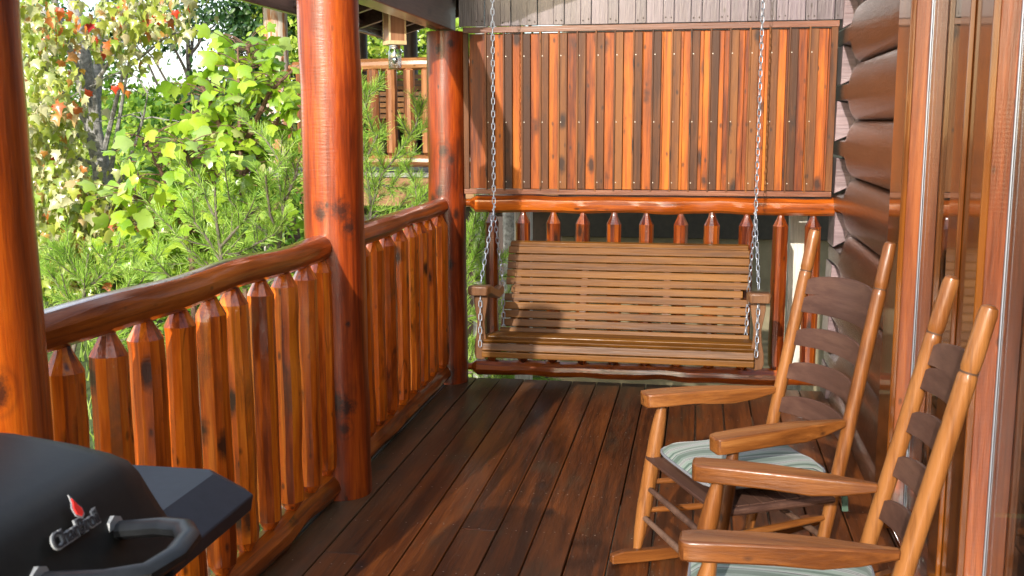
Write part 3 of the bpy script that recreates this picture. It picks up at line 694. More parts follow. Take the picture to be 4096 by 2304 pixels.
# ------------------------------------------------------------------ rocking chairs
def make_rocker(label, loc, rz, tilt):
    # local axes: +y toward the chair's back, x across (x>0 = viewer's side once placed)
    t = thing('rocking_chair', label, 'rocking chair', loc, rz, 'wooden rocking chairs with striped cushions')
    t.rotation_euler = Euler((0, 0, rz)); t.rotation_mode = 'XYZ'
    Wf, Wr, Ft, za, Dp, Dt, Zt, Zj = .523, .423, .107, .558, .394, .659, 1.112, .538
    z0 = .058
    Tm = Matrix.Translation((0, .2, 0)) @ Matrix.Rotation(tilt, 4, 'X') @ Matrix.Translation((0, -.2, 0))
    P = lambda *a: Tm @ Vector(a)
    def post_at(s, z):
        k = (z - z0) / (Zt - z0); return Vector((s * Wr / 2, Dp + k * (Dt - Dp), z))
    def leg_at(s, z):
        k = (z - z0) / (za - z0); return Vector((s * Wf / 2, k * Ft, z))
    for s in (-1, 1):
        zs = [.045, .12, .30, .55, .80, .955, .967, .972, .980, .986, 1.00, 1.10, 1.112, 1.117]
        rr = [.013, .018, .0205, .0215, .0213, .0210, .0208, .0185, .0185, .0206, .0206, .0195, .0168, .009]
        mb = MB(); mb.tube([Tm @ post_at(s, z) for z in zs], rr, 20); mb.tube([Tm @ post_at(s, .974), Tm @ post_at(s, .978)], .0198, 20, 1)
        mb.build('rear_post', [M['chairZ'], M['groove']], t, 28)
        zs = [.050, .075, .12, .2, .35, .45, .50, .54, .575]; rr = [.014, .017, .0225, .026, .0265, .0255, .022, .0165, .013]
        mb = MB(); mb.tube([Tm @ leg_at(s, z) for z in zs], rr, 20); mb.build('front_leg', M['chairZ'], t, 50)
        # rocker
        pts_t = []; pts_b = []
        for k in range(19):
            y = -.105 + .80 * k / 18; q = (y - .22); zb = .004 + .17 * q * q if True else 0
            pts_b.append((y, zb)); pts_t.append((y, zb + (.043 if 0 < k < 18 else .030)))
        mb = MB(); mb.prism(pts_b + pts_t[::-1], 'X', s * Wf / 2 * .93 - .014, s * Wf / 2 * .93 + .014, 0, Tm); mb.build('rocker', M['chairY'], t, 0, .004)
        # armrest: plank, wide in front, tapering to the rear post
        J = post_at(s, Zj + .012); F = leg_at(s, za)
        top = za + .044; st = [(.036, .018, .0), (.042, .032, .0), (.062, .039, .0), (.12, .041, .0), (.24, .040, -.003), (.34, .034, -.008), (.42, .022, -.014), (J.y - .012, .011, -.020)]
        vs = []; y0 = F.y
        for k, (y, hw_, dz) in enumerate(st):
            f = max(0, min(1, (y - .03) / (J.y - .03))); xc = s * (Wf / 2 + .004) * (1 - f) + J.x * f
            th = .048 if y < .33 else (.052 if y < .38 else (.042 if y < .45 else .022))
            for cx, cz in ((-1, 0), (1, 0), (1, 1), (-1, 1)):
                vs.append(Tm @ Vector((xc + cx * hw_, y + (0 if k else 0), top + dz - th * (1 - cz))))
        k = len(st); fs = [(i * 4 + j, i * 4 + (j + 1) % 4, (i + 1) * 4 + (j + 1) % 4, (i + 1) * 4 + j) for i in range(k - 1) for j in range(4)]
        fs += [(3, 2, 1, 0), tuple((k - 1) * 4 + j for j in range(4))]
        mb = MB(); mb.add(vs, fs); mb.build('armrest', M['chairY'], t, 30, .006, 3)
        # side rungs
        for z, r_ in ((.185, .0105), (.285, .0105)):
            a_, b_ = leg_at(s, z), post_at(s, z - .01); mb = MB()
            mb.tube([Tm @ a_, Tm @ a_.lerp(b_, .3), Tm @ a_.lerp(b_, .7), Tm @ b_], [r_ * .8, r_ * 1.1, r_ * 1.1, r_ * .8], 12); mb.build('rung', M['chairY'], t, 50)
    for z in (.165, .265):
        a_, b_ = leg_at(-1, z), leg_at(1, z); mb = MB(); mb.tube([Tm @ a_, Tm @ a_.lerp(b_, .5), Tm @ b_], [.0095, .0115, .0095], 12); mb.build('rung', M['rung'], t, 50)
    for z in (.21,):
        a_, b_ = post_at(-1, z), post_at(1, z); mb = MB(); mb.tube([Tm @ a_, Tm @ b_], .0105, 12); mb.build('rung', M['rung'], t, 50)
    # ladder slats of the back, bowed backwards with arched tops
    for zc in (.52, .635, .75, .862, .968 - .045):
        n = 15; vs = []
        for i in range(n):
            u = -1 + 2 * i / (n - 1); p = post_at(1, zc); bow = .042 * (1 - u * u); hh_t = .018 + .030 * math.sqrt(max(0, 1 - u * u)); hh_b = .024 - .004 * (1 - u * u)
            for (dz, th) in ((-hh_b, 0), (hh_t, 0), (hh_t, .009), (-hh_b, .009)):
                vs.append(Tm @ Vector((u * (Wr / 2 - .006), p.y + bow + th - .004 + dz * .25, zc + dz)))
        fs = [(i * 4 + j, i * 4 + (j + 1) % 4, (i + 1) * 4 + (j + 1) % 4, (i + 1) * 4 + j) for i in range(n - 1) for j in range(4)] + [(3, 2, 1, 0), tuple((n - 1) * 4 + j for j in range(4))]
        mb = MB(); mb.add(vs, fs); mb.build('back_slat', M['slat'], t, 40, .0015)
    # seat of short wood strips on two side rails
    mb = MB(); rs = random.Random(4)
    for k in range(10):
        y = .040 + k * .0435; hwd = (Wf / 2 - .012) * (1 - y / .46 * .16) + (.02 if k == 0 else 0); dip = -.010 * math.sin(min(1, max(0, y / .42)) * 3.1)
        mb.box(-hwd, hwd, y, y + .040, .372 + dip - .02 * y / .4, .383 + dip - .02 * y / .4, 0, Tm)
    for s in (-1, 1):
        mb.tube([Tm @ Vector((s * (Wf / 2 - .01), .05, .360)), Tm @ Vector((s * (Wr / 2 + .01), .46, .335))], .013, 10)
    mb.build('seat', M['slat'], t, 30, .0015)
    return t

def cushion(label, loc, rz, tilt, k):
    o = MB(); n = 22; W2, D2, H = .225, .218, .031
    vs = []; 
    def surf(u, v_, top):
        # rounded square outline
        e = (abs(u) ** 5 + abs(v_) ** 5) ** .2; sc = 1.0
        h = H * (max(0, 1 - min(1, e) ** 4)) ** .45
        wf = 1.0 - .10 * (v_ + 1) / 2
        return (u * W2 * wf, v_ * D2, (h if top else -h * .8) + .003 * math.sin(u * 7 + v_ * 5) * (1 if top else 0) - .006 * math.exp(-((u * u + v_ * v_) * 4)) * (1 if top else 0))
    def remap(u, v_):
        m_ = max(abs(u), abs(v_)); 
        if m_ == 0: return u, v_
        l5 = (abs(u) ** 5 + abs(v_) ** 5) ** .2; return u * m_ / l5, v_ * m_ / l5
    g = np.linspace(-1, 1, n)
    for top in (True, False):
        vs = [surf(*remap(u, v_), top) for u in g for v_ in g]
        fs = [(i * n + j, (i + 1) * n + j, (i + 1) * n + j + 1, i * n + j + 1) for i in range(n - 1) for j in range(n - 1)]
        if not top: fs = [f[::-1] for f in fs]
        o.add(vs, fs, 0 if top else 1)
    # piping
    ring = []
    for a_ in np.linspace(0, 2 * math.pi, 61):
        c_, s_ = math.cos(a_), math.sin(a_); m_ = (abs(c_) ** 5 + abs(s_) ** 5) ** -.2; u, v_ = c_ * m_, s_ * m_; ring.append((u * W2 * (1 - .1 * (v_ + 1) / 2) * 1.0, v_ * D2, 0))
    o.tube(ring, .0045, 8, 1, cap=False)
    ob = o.build('seat_cushion', [M['cushion'], M['cushside']], None, 60)
    tp = MB(); tp.tube([(.18, D2 - .005, 0), (.20, D2 + .03, -.03), (.205, D2 + .035, -.12)], .006, 6, sq=(1.6, .4)); tp.build('tie', M['cushion'], ob, 40)
    ob.matrix_world = Matrix.Translation(loc) @ Euler((0, 0, rz)).to_matrix().to_4x4() @ Matrix.Translation((0, .2, 0)) @ Matrix.Rotation(tilt, 4, 'X') @ Matrix.Translation((0, .065, .412)) @ Euler((R(-2.5), 0, 0)).to_matrix().to_4x4()
    tag(ob, label, 'cushion', 'striped cushions on the rocking chairs'); return ob
# fitted poses: back direction is +X turned by th, so local +y -> that direction
for (x, y, th, ti, lab, cl, k) in ((-.069, 3.231, .444, .047, 'brown rocking chair farther from the viewer, in front of the log wall', 'green and white striped cushion on the farther rocking chair', 0),
                                (-.041, 2.491, -.046, .017, 'brown rocking chair nearest the viewer, cut by the bottom edge', 'green and white striped cushion on the nearest rocking chair', 1)):
    rz = th - math.pi / 2
    # th: back dir = (cos th, sin th); near-side dir = (sin th, -cos th) = local -x ... local x = (cos rz, sin rz) = (sin th, -cos th)
    make_rocker(lab, (x, y, 0), rz, ti)
    cushion(cl, (x, y, 0), rz, ti, k)

# ------------------------------------------------------------------ gas grill
t = thing('gas_grill', 'black gas grill with a badge and side shelf, in front of the near railing', 'grill', (-1.0, 1.12, 0))
gx = 1.0
prof = [(-.765, .862), (-.780, .885), (-.800, .915), (-.820, .948), (-.834, .972), (-.852, .990), (-.88, 1.000), (-.94, 1.012), (-1.02, 1.022), (-1.10, 1.024), (-1.18, 1.008), (-1.24, .97), (-1.26, .92), (-1.265, .862)]
ys_ = [(.765, .93, -.01), (.785, .97, .0), (.81, .985, .006), (.84, .99, .012), (.88, 1, .012), (1.36, 1, .012), (1.385, .99, .010), (1.405, .985, .001), (1.425, .97, -.003), (1.437, .93, -.02)]
vs = []
for (y, sc, dz) in ys_:
    for (px_, pz) in prof:
        cx_, cz_ = -1.02, .862; vs.append((cx_ + (px_ - cx_) * sc + gx, y - 1.12, cz_ + (pz - cz_) * (sc) + dz * ((pz - cz_) / .16)))
n_ = len(prof); fs = [(i * n_ + j, i * n_ + j + 1, (i + 1) * n_ + j + 1, (i + 1) * n_ + j) for i in range(len(ys_) - 1) for j in range(n_ - 1)]
fs += [tuple(range(n_ - 1, -1, -1)), tuple((len(ys_) - 1) * n_ + j for j in range(n_))]
mb = MB(); mb.add(vs, fs); lid = mb.build('lid', M['black'], t, 35)
# badge on the lid's front slope
A0, B0 = Vector((-.800 + gx, 0, .915)), Vector((-.834 + gx, 0, .972)); up_ = (B0 - A0).normalized(); nrm = Vector((up_.z, 0, -up_.x))
if nrm.x < 0: nrm = -nrm
def text_obj(body, size, offset, extr, mat, y, h, lift, parent, name, shear=.25):
    cu = bpy.data.curves.new(name, 'FONT'); cu.body = body; cu.size = size; cu.offset = offset; cu.extrude = extr; cu.shear = shear
    cu.align_x = 'CENTER'; cu.align_y = 'CENTER'; cu.space_character = .92
    o_ = bpy.data.objects.new(name + '_src', cu); col.objects.link(o_)
    dg = bpy.context.evaluated_depsgraph_get(); me = bpy.data.meshes.new_from_object(o_.evaluated_get(dg))
    bpy.data.objects.remove(o_); me.materials.clear(); me.materials.append(mat)
    ob = bpy.data.objects.new(name, me); col.objects.link(ob); ob.parent = parent
    base = A0.lerp(B0, h); X_ = Vector((0, 1, 0)); Z_ = nrm; Y_ = up_
    mm = Matrix((X_, Y_, Z_)).transposed().to_4x4(); mm.translation = base + nrm * (lift + .0135) + Vector((0, y, 0)); ob.matrix_local = mm
    return ob
badge = text_obj('CharBroil', .0285, .0019, .0015, M['silver'], .088, .66, .001, t, 'badge')
lt = text_obj('CharBroil', .0285, .0001, .0012, M['badgeblack'], .088, .66, .0035, t, 'badge_lettering')
fm = MB(); fl = [(0, -.010), (.006, -.007), (.0075, .0), (.004, .006), (.003, .011), (.0, .018), (-.002, .010), (-.006, .005), (-.0065, -.004)]
for (sc, m_, l0, l1) in ((1.35, 0, .0, .0015), (1, 1, .0016, .003)):
    fm.prism([(p * sc, q * sc) for p, q in fl], 'Z', l0, l1, m_)
fo = fm.build('badge_flame', [M['silver'], M['flame']], t, 0)
base = A0.lerp(B0, .98); mm = Matrix((Vector((0, 1, 0)), up_, nrm)).transposed().to_4x4(); mm.translation = base + nrm * .0145 + Vector((0, .112, 0)); fo.matrix_local = mm
# handle
mb = MB(); H = [(-.80, 1.30, .925), (-.735, 1.298, .935), (-.695, 1.285, .940), (-.672, 1.255, .940), (-.664, 1.20, .938), (-.675, 1.15, .936), (-.725, 1.128, .932), (-.80, 1.125, .925)]
mb.tube([(x + gx, y - 1.12, z) for x, y, z in H], .0132, 10, sq=(1.0, 1.3)); mb.build('handle', M['handle'], t, 40)
for y in (1.30, 1.125):
    mb = MB(); mb.tube([(-.812 + gx, y - 1.12, .925), (-.805 + gx, y - 1.12, .926)], .0200, 8); mb.build('handle_bracket', M['silver'], t, 30)
mb = MB(); mb.box(-1.24 + gx, -.79 + gx, .79 - 1.12, 1.41 - 1.12, .68, .86); mb.build('firebox', M['black'], t, 0, .02, 3)
# side shelf with sloping rim
def shelf(y0, y1):
    X0, X1, zt = -1.14 + gx, -.865 + gx, .862
    vs = [(X0, y0, zt), (X1, y0, zt), (X1, y1 - .025, zt), (X1 - .02, y1, zt), (X0, y1, zt),
          (X0, y0, zt - .045), (X1 + .065, y0, zt - .045), (X1 + .065, y1 - .0, zt - .045), (X1 + .035, y1 + .03, zt - .045), (X0, y1 + .03, zt - .045),
          (X0, y0, zt - .075), (X1 + .06, y0, zt - .075), (X1 + .06, y1 - .002, zt - .075), (X1 + .03, y1 + .026, zt - .075), (X0, y1 + .026, zt - .075)]
    fs = [(0, 1, 2, 3, 4), (1, 0, 5, 6), (2, 1, 6, 7), (3, 2, 7, 8), (4, 3, 8, 9), (0, 4, 9, 5)] + [(5 + i, 5 + (i + 1) % 5, 10 + (i + 1) % 5, 10 + i)[::-1] for i in range(5)] + [(14, 13, 12, 11, 10)]
    return vs, fs
mb = MB(); vs, fs = shelf(1.445 - 1.12, 1.745 - 1.12); mb.add(vs, fs); mb.build('side_shelf', M['blacktable'], t, 0, .003)
mb = MB()
for x in (-1.22, -.82):
    for y in (.82, 1.38): mb.box(x - .02 + gx, x + .02 + gx, y - .02 - 1.12, y + .02 - 1.12, .04, .685)
mb.box(-1.24 + gx, -.80 + gx, .80 - 1.12, 1.40 - 1.12, .10, .13); mb.build('cart', M['black'], t, 0, .004)
for y in (.80, 1.40):
    mb = MB(); mb.tube([(-1.2 + gx, y - 1.12 - .015, .072), (-1.2 + gx, y - 1.12 + .015, .072)], .07, 20); mb.build('wheel', M['black'], t, 30)

# ------------------------------------------------------------------ things behind the back railing
for (X, lab) in ((at(2002, 700, 6.42).x, 'weathered grey square post standing behind the right end of the back railing'), (at(1317, 560, 6.42).x, 'weathered grey square post seen behind the second back baluster')):
    t = thing('square_post', lab, 'post', (X, 6.42, -1.6), 0, 'weathered posts behind the back railing')
    mb = MB(); mb.box(-.05, .05, -.05, .05, 0, 2.62); mb.build('timber', M['greypost'], t, 0, .004)
    mb = MB(); mb.box(-.052, .052, -.051, .051, 0, .03); mb.build('base_plate', M['chain'], t, 0)
t = thing('concrete_wall', 'olive tan rendered wall under a dark band, seen through the back balusters', 'wall', (.9, 8.0, -1.7))
xl = at(1412, 650, 8.0).x - .9
mb = MB(); mb.box(xl, 3.2, 0, .25, 0, 2.33); mb.build('render', M['kwall'], t, 0)
mb = MB(); mb.box(xl - .02, 3.2, -.03, .25, 2.335, 2.9); mb.build('dark_band', plain('dark_band_wood', (.035, .028, .018), .8, nz=.3), t, 0)
mb = MB()
for z in np.arange(2.9, 5.2, .115): mb.prism([(-.035, z), (.0, z), (.0, z + .114), (-.015, z + .114)], 'X', xl, 3.2)
mb.build('lap_siding', plain('olive_siding', (.16, .15, .10), .7, nz=.15), t, 0)

# ------------------------------------------------------------------ neighbour's porch
NY, NZ = 10.0, 1.02
t = thing('neighbour_porch', 'neighbouring cabin porch floor with pale grey edge on dark framing', 'porch', (-3, NY, NZ))
mb = MB(); mb.box(-1.5, 3.2, -.12, 4, -.04, 0); mb.build('floor', M['ltape'], t, 0, .003)
mb = MB(); mb.box(-1.48, 3.2, -.09, -.05, -.32, -.045); mb.build('rim_board', M['nplank'], t, 0)
mb = MB(); mb.box(-1.4, 3.2, .2, .24, -3, -.33); mb.build('skirt', M['ndark'], t, 0)
for (x, y) in ((-1.3, .1), (.9, .1), (2.9, .1)):
    mb = MB(); mb.tube([(x, y, -3.2), (x, y, -.045)], .09, 12); mb.build('pier', M['greypost'], t, 50)
t = thing('log_post', 'peeling weathered log post of the neighbouring porch, half grey half orange', 'post', (at(700, 250, NY).x, NY, NZ))
mb = MB(); mb.tube([(0, 0, 1.9 * i / 14) for i in range(15)], .117, 24, jit=.006); mb.build('log', M['npost'], t, 50)
t = thing('railing', 'pale log railing of the neighbouring porch seen between the posts', 'railing', (-3, NY, NZ), 0, 'railings of the neighbouring porch')
rail(t, 'top_rail', (-1.02, 0, 1.02), (2.2, 0, 1.07), .062, 31, M['nlogX'], neck=.05)
rail(t, 'bottom_rail', (-1.02, 0, .10), (2.2, 0, .13), .058, 32, M['nlogX'], neck=.05)
xb = at(941, 300, NY).x + 3
nb = None
for k in range(-5, 13):
    random.seed(k)
    if nb is None: nb = baluster_mesh(777, r=.052); nb.data.materials[0] = M['nlog']; o = nb
    else: o = nb.copy(); col.objects.link(o)
    o.parent = t; o.location = (xb + .182 * k, 0, .055); o.rotation_euler = (0, 0, k * 1.3); o.scale = (1.12, 1.12, 1)
t = thing('log_post', 'dark slim post at the back of the neighbouring porch, left of the jar', 'post', (at(907, 120, 13).x, 13, NZ), 0, 'dark rear posts of the neighbouring porch')
mb = MB(); mb.tube([(0, 0, 0), (0, 0, 2)], .09, 12); mb.build('log', M['ndark'], t, 50)
t = thing('log_post', 'dark slim post at the back of the neighbouring porch, right behind the jar', 'post', (at(1033, 120, 13).x, 13, NZ), 0, 'dark rear posts of the neighbouring porch')
mb = MB(); mb.tube([(0, 0, 0), (0, 0, 2)], .09, 12); mb.build('log', M['ndark'], t, 50)
t = thing('railing', 'dark rear railing at the far side of the neighbouring porch', 'railing', (-3, 13, NZ), 0, 'railings of the neighbouring porch')
mb = MB(); mb.tube([(-1.5, 0, .95), (3, 0, .95)], .05, 10); mb.build('top_rail', M['ndark'], t, 50)
mb = MB(); mb.box(-1.5, 3, .06, .09, 0, .93); mb.build('screen', M['ndark'], t, 0)
for k in range(22):
    mb = MB(); mb.tube([(-1.4 + .2 * k, 0, .0), (-1.4 + .2 * k, 0, .9)], .042, 8); mb.build('baluster', M['ndark'], t, 40)
t = thing('porch_swing', 'dark slatted swing on the neighbouring porch behind its railing', 'porch swing', (at(1015, 280, 11.4).x, 11.4, NZ + .05))
mb = MB()
for i in range(9): mb.box(-.62, .62, -.01 + .012 * i, .01 + .012 * i, .42 + .062 * i, .465 + .062 * i)
mb.build('backrest', M['swing'], t, 0)
mb = MB(); mb.box(-.62, .62, -.45, -.02, .36, .38); mb.build('seat', M['swing'], t, 0)
for s in (-1, 1):
    mb = MB(); mb.box(s * .64 - .03, s * .64 + .03, -.45, .02, .60, .63); mb.build('armrest', M['swing'], t, 0)
    mb = MB(); chain_mesh(mb, (s * .6, -.1, 2.2), (s * .6, .0, .4), .06, .004, .012); mb.build('chain', M['chain'], t, 60)
t = thing('neighbour_roof', 'dark roof over the neighbouring porch', 'roof', (-3, 11, 3.1))
mb = MB(); mb.box(-2.2, 3.4, -2.6, 3, 0, .12); mb.build('roof_deck', M['shingle'], t, 0)

# ------------------------------------------------------------------ foliage
def inst_mesh(name, tv, tf, pos, rot, sc, mat, parent=None):
    """tv (n,3) template, tf faces (all same size), pos (N,3), rot (N,3,3), sc (N,)"""
    N = len(pos); n = len(tv); V = np.einsum('nij,kj->nki', rot, tv) * sc[:, None, None] + pos[:, None, :]
    F = (np.array(tf)[None, :, :] + (np.arange(N) * n)[:, None, None]).reshape(-1, len(tf[0]))
    me = bpy.data.meshes.new(name); me.vertices.add(N * n); me.vertices.foreach_set('co', V.reshape(-1).astype(np.float32))
    k = F.shape[1]; me.loops.add(F.size); me.loops.foreach_set('vertex_index', F.reshape(-1).astype(np.int32))
    me.polygons.add(len(F)); me.polygons.foreach_set('loop_start', (np.arange(len(F)) * k).astype(np.int32))
    me.polygons.foreach_set('loop_total', np.full(len(F), k, np.int32))
    me.update(calc_edges=True); me.materials.append(mat)
    me.polygons.foreach_set('use_smooth', np.ones(len(F), bool))
    o = bpy.data.objects.new(name, me); col.objects.link(o)
    if parent is not None: o.parent = parent
    return o
def rand_rot(N, tip=None, spread=1.0, g=rng):
    """rotations whose local y (leaf length) follows tip, jittered; local z = normal"""
    y = g.normal(size=(N, 3)) * spread
    if tip is not None: y = y + np.asarray(tip)
    y /= np.linalg.norm(y, axis=1, keepdims=True)
    z = g.normal(size=(N, 3)); z = z - (z * y).sum(1, keepdims=True) * y; z /= np.linalg.norm(z, axis=1, keepdims=True)
    z[z[:, 2] < 0] *= -1
    x = np.cross(y, z); return np.stack([x, y, z], axis=2)
# leaf templates ------------------------------------------------------
def fan(outline, droop=.25, cup=.15):
    v = [(0, .35, .03)] + [(x, y, -droop * y * y * .6 - cup * abs(x)) for x, y in outline]
    n = len(outline); f = [(0, 1 + i, 1 + (i + 1) % n) for i in range(n)]
    return np.array(v, float), f
maple_o = [(0, 0), (.14, .05), (.42, -.02), (.34, .16), (.52, .38), (.33, .42), (.24, .52), (.14, .72), (.0, 1.0), (-.14, .72), (-.24, .52), (-.33, .42), (-.52, .38), (-.34, .16), (-.42, -.02), (-.14, .05)]
tulip_o = [(0, 0), (.22, .02), (.46, .12), (.50, .30), (.38, .46), (.42, .66), (.44, .84), (.22, .86), (0, .74), (-.22, .86), (-.44, .84), (-.42, .66), (-.38, .46), (-.50, .30), (-.46, .12), (-.22, .02)]
maple_t = fan(maple_o, .5, .35); tulip_t = fan(tulip_o, .3, .22)
oval_t = (np.array([(0, 0, 0), (.2, .3, -.05), (.22, .62, -.08), (0, 1, -.16), (-.22, .62, -.08), (-.2, .3, -.05), (0, .45, .03)], float), [(6, 0, 1), (6, 1, 2), (6, 2, 3), (6, 3, 4), (6, 4, 5), (6, 5, 0)])
rhomb_t = (np.array([(0, 0, 0), (.27, .45, -.06), (0, 1, -.1), (-.27, .45, -.06)], float), [(0, 1, 2, 3)])

def branch_pts(a, b, n=7, wob=.05, g=random):
    a = Vector(a); b = Vector(b); L = (b - a).length
    out = []
    for i in range(n):
        f = i / (n - 1); p = a.lerp(b, f)
        if 0 < i < n - 1: p += Vector((g.uniform(-1, 1), g.uniform(-1, 1), g.uniform(-1, 1))) * wob * L * .3
        p += Vector((0, 0, 1)) * wob * L * math.sin(f * math.pi) * .5
        out.append(p)
    return out

def broad_tree(name, label, base, h, crown_c, crown_r, nleaf, lsize, mat, tmpl=rhomb_t, clumps=60, trunk_r=.1, barkm='darkbark', cat='tree', group=None, shell=.55, tip=(0, 0, -.4), density=.16, limbs=9, seed=1):
    g = np.random.default_rng(seed); random.seed(seed)
    t = thing(name, label, cat, base, 0, group); cc = Vector(crown_c) - Vector(base); cr_ = Vector(crown_r)
    mb = MB(); topp = Vector((cc.x * .9, cc.y * .9, min(h, cc.z + cr_.z * .5)))
    tp = branch_pts((0, 0, -.3), topp, 9, .04); mb.tube(tp, [trunk_r * (1 - .75 * i / 8) for i in range(9)], 9)
    cl = []
    for i in range(clumps):
        u = g.normal(size=3); u /= np.linalg.norm(u); rr = shell + (1 - shell) * g.random() ** .6
        cl.append(Vector((cc.x + u[0] * cr_.x * rr, cc.y + u[1] * cr_.y * rr, cc.z + u[2] * cr_.z * rr)))
    for i in range(min(limbs, clumps)):
        s_ = tp[3 + i % 5]; bp = branch_pts(s_, cl[i], 6, .12); mb.tube(bp, [trunk_r * .38 * (1 - .8 * k / 5) for k in range(6)], 5)
    mb.build('trunk', M[barkm], t, 50)
    per = max(1, nleaf // clumps); P = []
    for c in cl:
        s_ = density * min(cr_) * g.uniform(.7, 1.5)
        P.append(np.array(c)[None, :] + g.normal(size=(per, 3)) * np.array([s_ * 1.5, s_ * 1.5, s_ * .75]))
    P = np.concatenate(P); N = len(P)
    inst_mesh('crown', tmpl[0], tmpl[1], P, rand_rot(N, tip, 1.0, g), lsize * g.uniform(.7, 1.3, N), mat, t)
    return t

def base_of(p, dx=0.0): return (p.x + dx, p.y, gz(p.x + dx, p.y))

# --- far woodland mass on the slope behind everything
g = np.random.default_rng(55)
N = 60000
X = g.uniform(-34, 16, N); Y = 27 + g.random(N) * 9
hill = 1.3 + .5 * np.sin(X * .35) + .3 * np.sin(X * .9 + 2)
Z = -1.0 + (hill + 1.1) * g.random(N) ** .8 + (Y - 27) * .12
cl = np.sin(X * 2.3 + Z * 1.9) * np.sin(Y * 1.7 + Z * 1.1); keep = cl > -.35; P = np.stack([X, Y, Z], 1)[keep]
o = inst_mesh('far_woodland', rhomb_t[0], rhomb_t[1], P, rand_rot(len(P), (0, -.3, -.3), 1, g), .34 * g.uniform(.6, 1.3, len(P)), M['l_mid'])
tag(o, 'green mass of far woodland filling the slope behind the trees', 'woodland', kind='stuff')

# --- trees, back to front
TR = 'trees beyond the left railing'
def T_(px, py, Y, r, label, n, ls, mat, **k):
    c = at(px, py, Y); broad_tree('broadleaf_tree', label, base_of(c, k.pop('dx', 0)), 99, c, r, n, ls, mat, group=TR, **k)
T_(430, 370, 20, (3.0, 2.2, 1.35), 'mid green tree with open patches of sky, centre of the left view', 9000, .16, M['l_mid'], clumps=80, seed=11)
T_(60, 250, 21, (1.8, 2.2, 2.6), 'tall leafy green tree behind the red flecked maple', 9000, .16, M['l_mid'], clumps=80, seed=12)
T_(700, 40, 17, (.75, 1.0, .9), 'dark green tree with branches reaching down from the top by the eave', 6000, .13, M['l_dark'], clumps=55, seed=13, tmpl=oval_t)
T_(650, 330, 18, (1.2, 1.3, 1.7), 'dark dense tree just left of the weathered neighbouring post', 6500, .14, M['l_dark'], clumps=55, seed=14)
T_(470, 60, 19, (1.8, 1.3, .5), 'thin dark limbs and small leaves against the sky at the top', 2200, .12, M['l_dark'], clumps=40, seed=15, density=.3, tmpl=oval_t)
T_(350, 500, 15, (1.9, 1.5, 1.1), 'yellow green shrub mass between the maple and tulip saplings', 9000, .10, M['l_bright'], clumps=80, seed=16, tmpl=oval_t)
T_(560, 420, 14.5, (1.3, 1.1, .9), 'pale leaved rhododendron like shrub behind the tulip saplings', 6000, .11, M['l_mid'], clumps=60, seed=17, tmpl=oval_t)
T_(960, 110, 17, (2.0, 1.4, .9), 'sunlit yellow green tree beyond the neighbouring porch', 9000, .11, M['l_bright'], clumps=70, seed=18, tmpl=oval_t)
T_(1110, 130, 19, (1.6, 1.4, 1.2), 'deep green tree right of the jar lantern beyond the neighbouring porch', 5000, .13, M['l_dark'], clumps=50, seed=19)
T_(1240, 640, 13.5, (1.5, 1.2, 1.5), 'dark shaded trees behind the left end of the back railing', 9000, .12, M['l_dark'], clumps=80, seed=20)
T_(1370, 560, 10.8, (.55, .6, .5), 'small sunlit shrub seen between the back balusters', 2600, .075, M['l_bright'], clumps=40, seed=21)
T_(230, 690, 13, (1.9, 1.2, .6), 'low green bush at the foot of the maple', 7000, .09, M['l_bright'], clumps=70, seed=22, tmpl=oval_t)
T_(400, 640, 11, (1.2, .9, .8), 'shadowed undergrowth shrub below the tulip saplings', 5000, .09, M['l_mid'], clumps=60, seed=23, tmpl=oval_t)
T_(680, 620, 9.0, (.6, .6, .7), 'dark leafed shrub against the lower part of the middle post', 3000, .09, M['l_mid'], clumps=40, seed=24, tmpl=oval_t)

# --- slender dark trunks seen behind the back railing
for (px, Y, lab) in ((1208, 8.6, 'slim dark tree trunk right beside the corner post, through the back railing'), (1283, 9.4, 'grey tree trunk between the first two back balusters')):
    c = at(px, 700, Y); t = thing('tree_trunk', lab, 'tree', (c.x, c.y, gz(c.x, c.y)), 0, 'slim trunks behind the back railing')
    mb = MB(); mb.tube(branch_pts((0, 0, -.2), (.05, 0, 4.4), 8, .02), [.075, .07, .068, .065, .06, .055, .05, .04], 10); mb.build('trunk', M['bark'], t, 50)

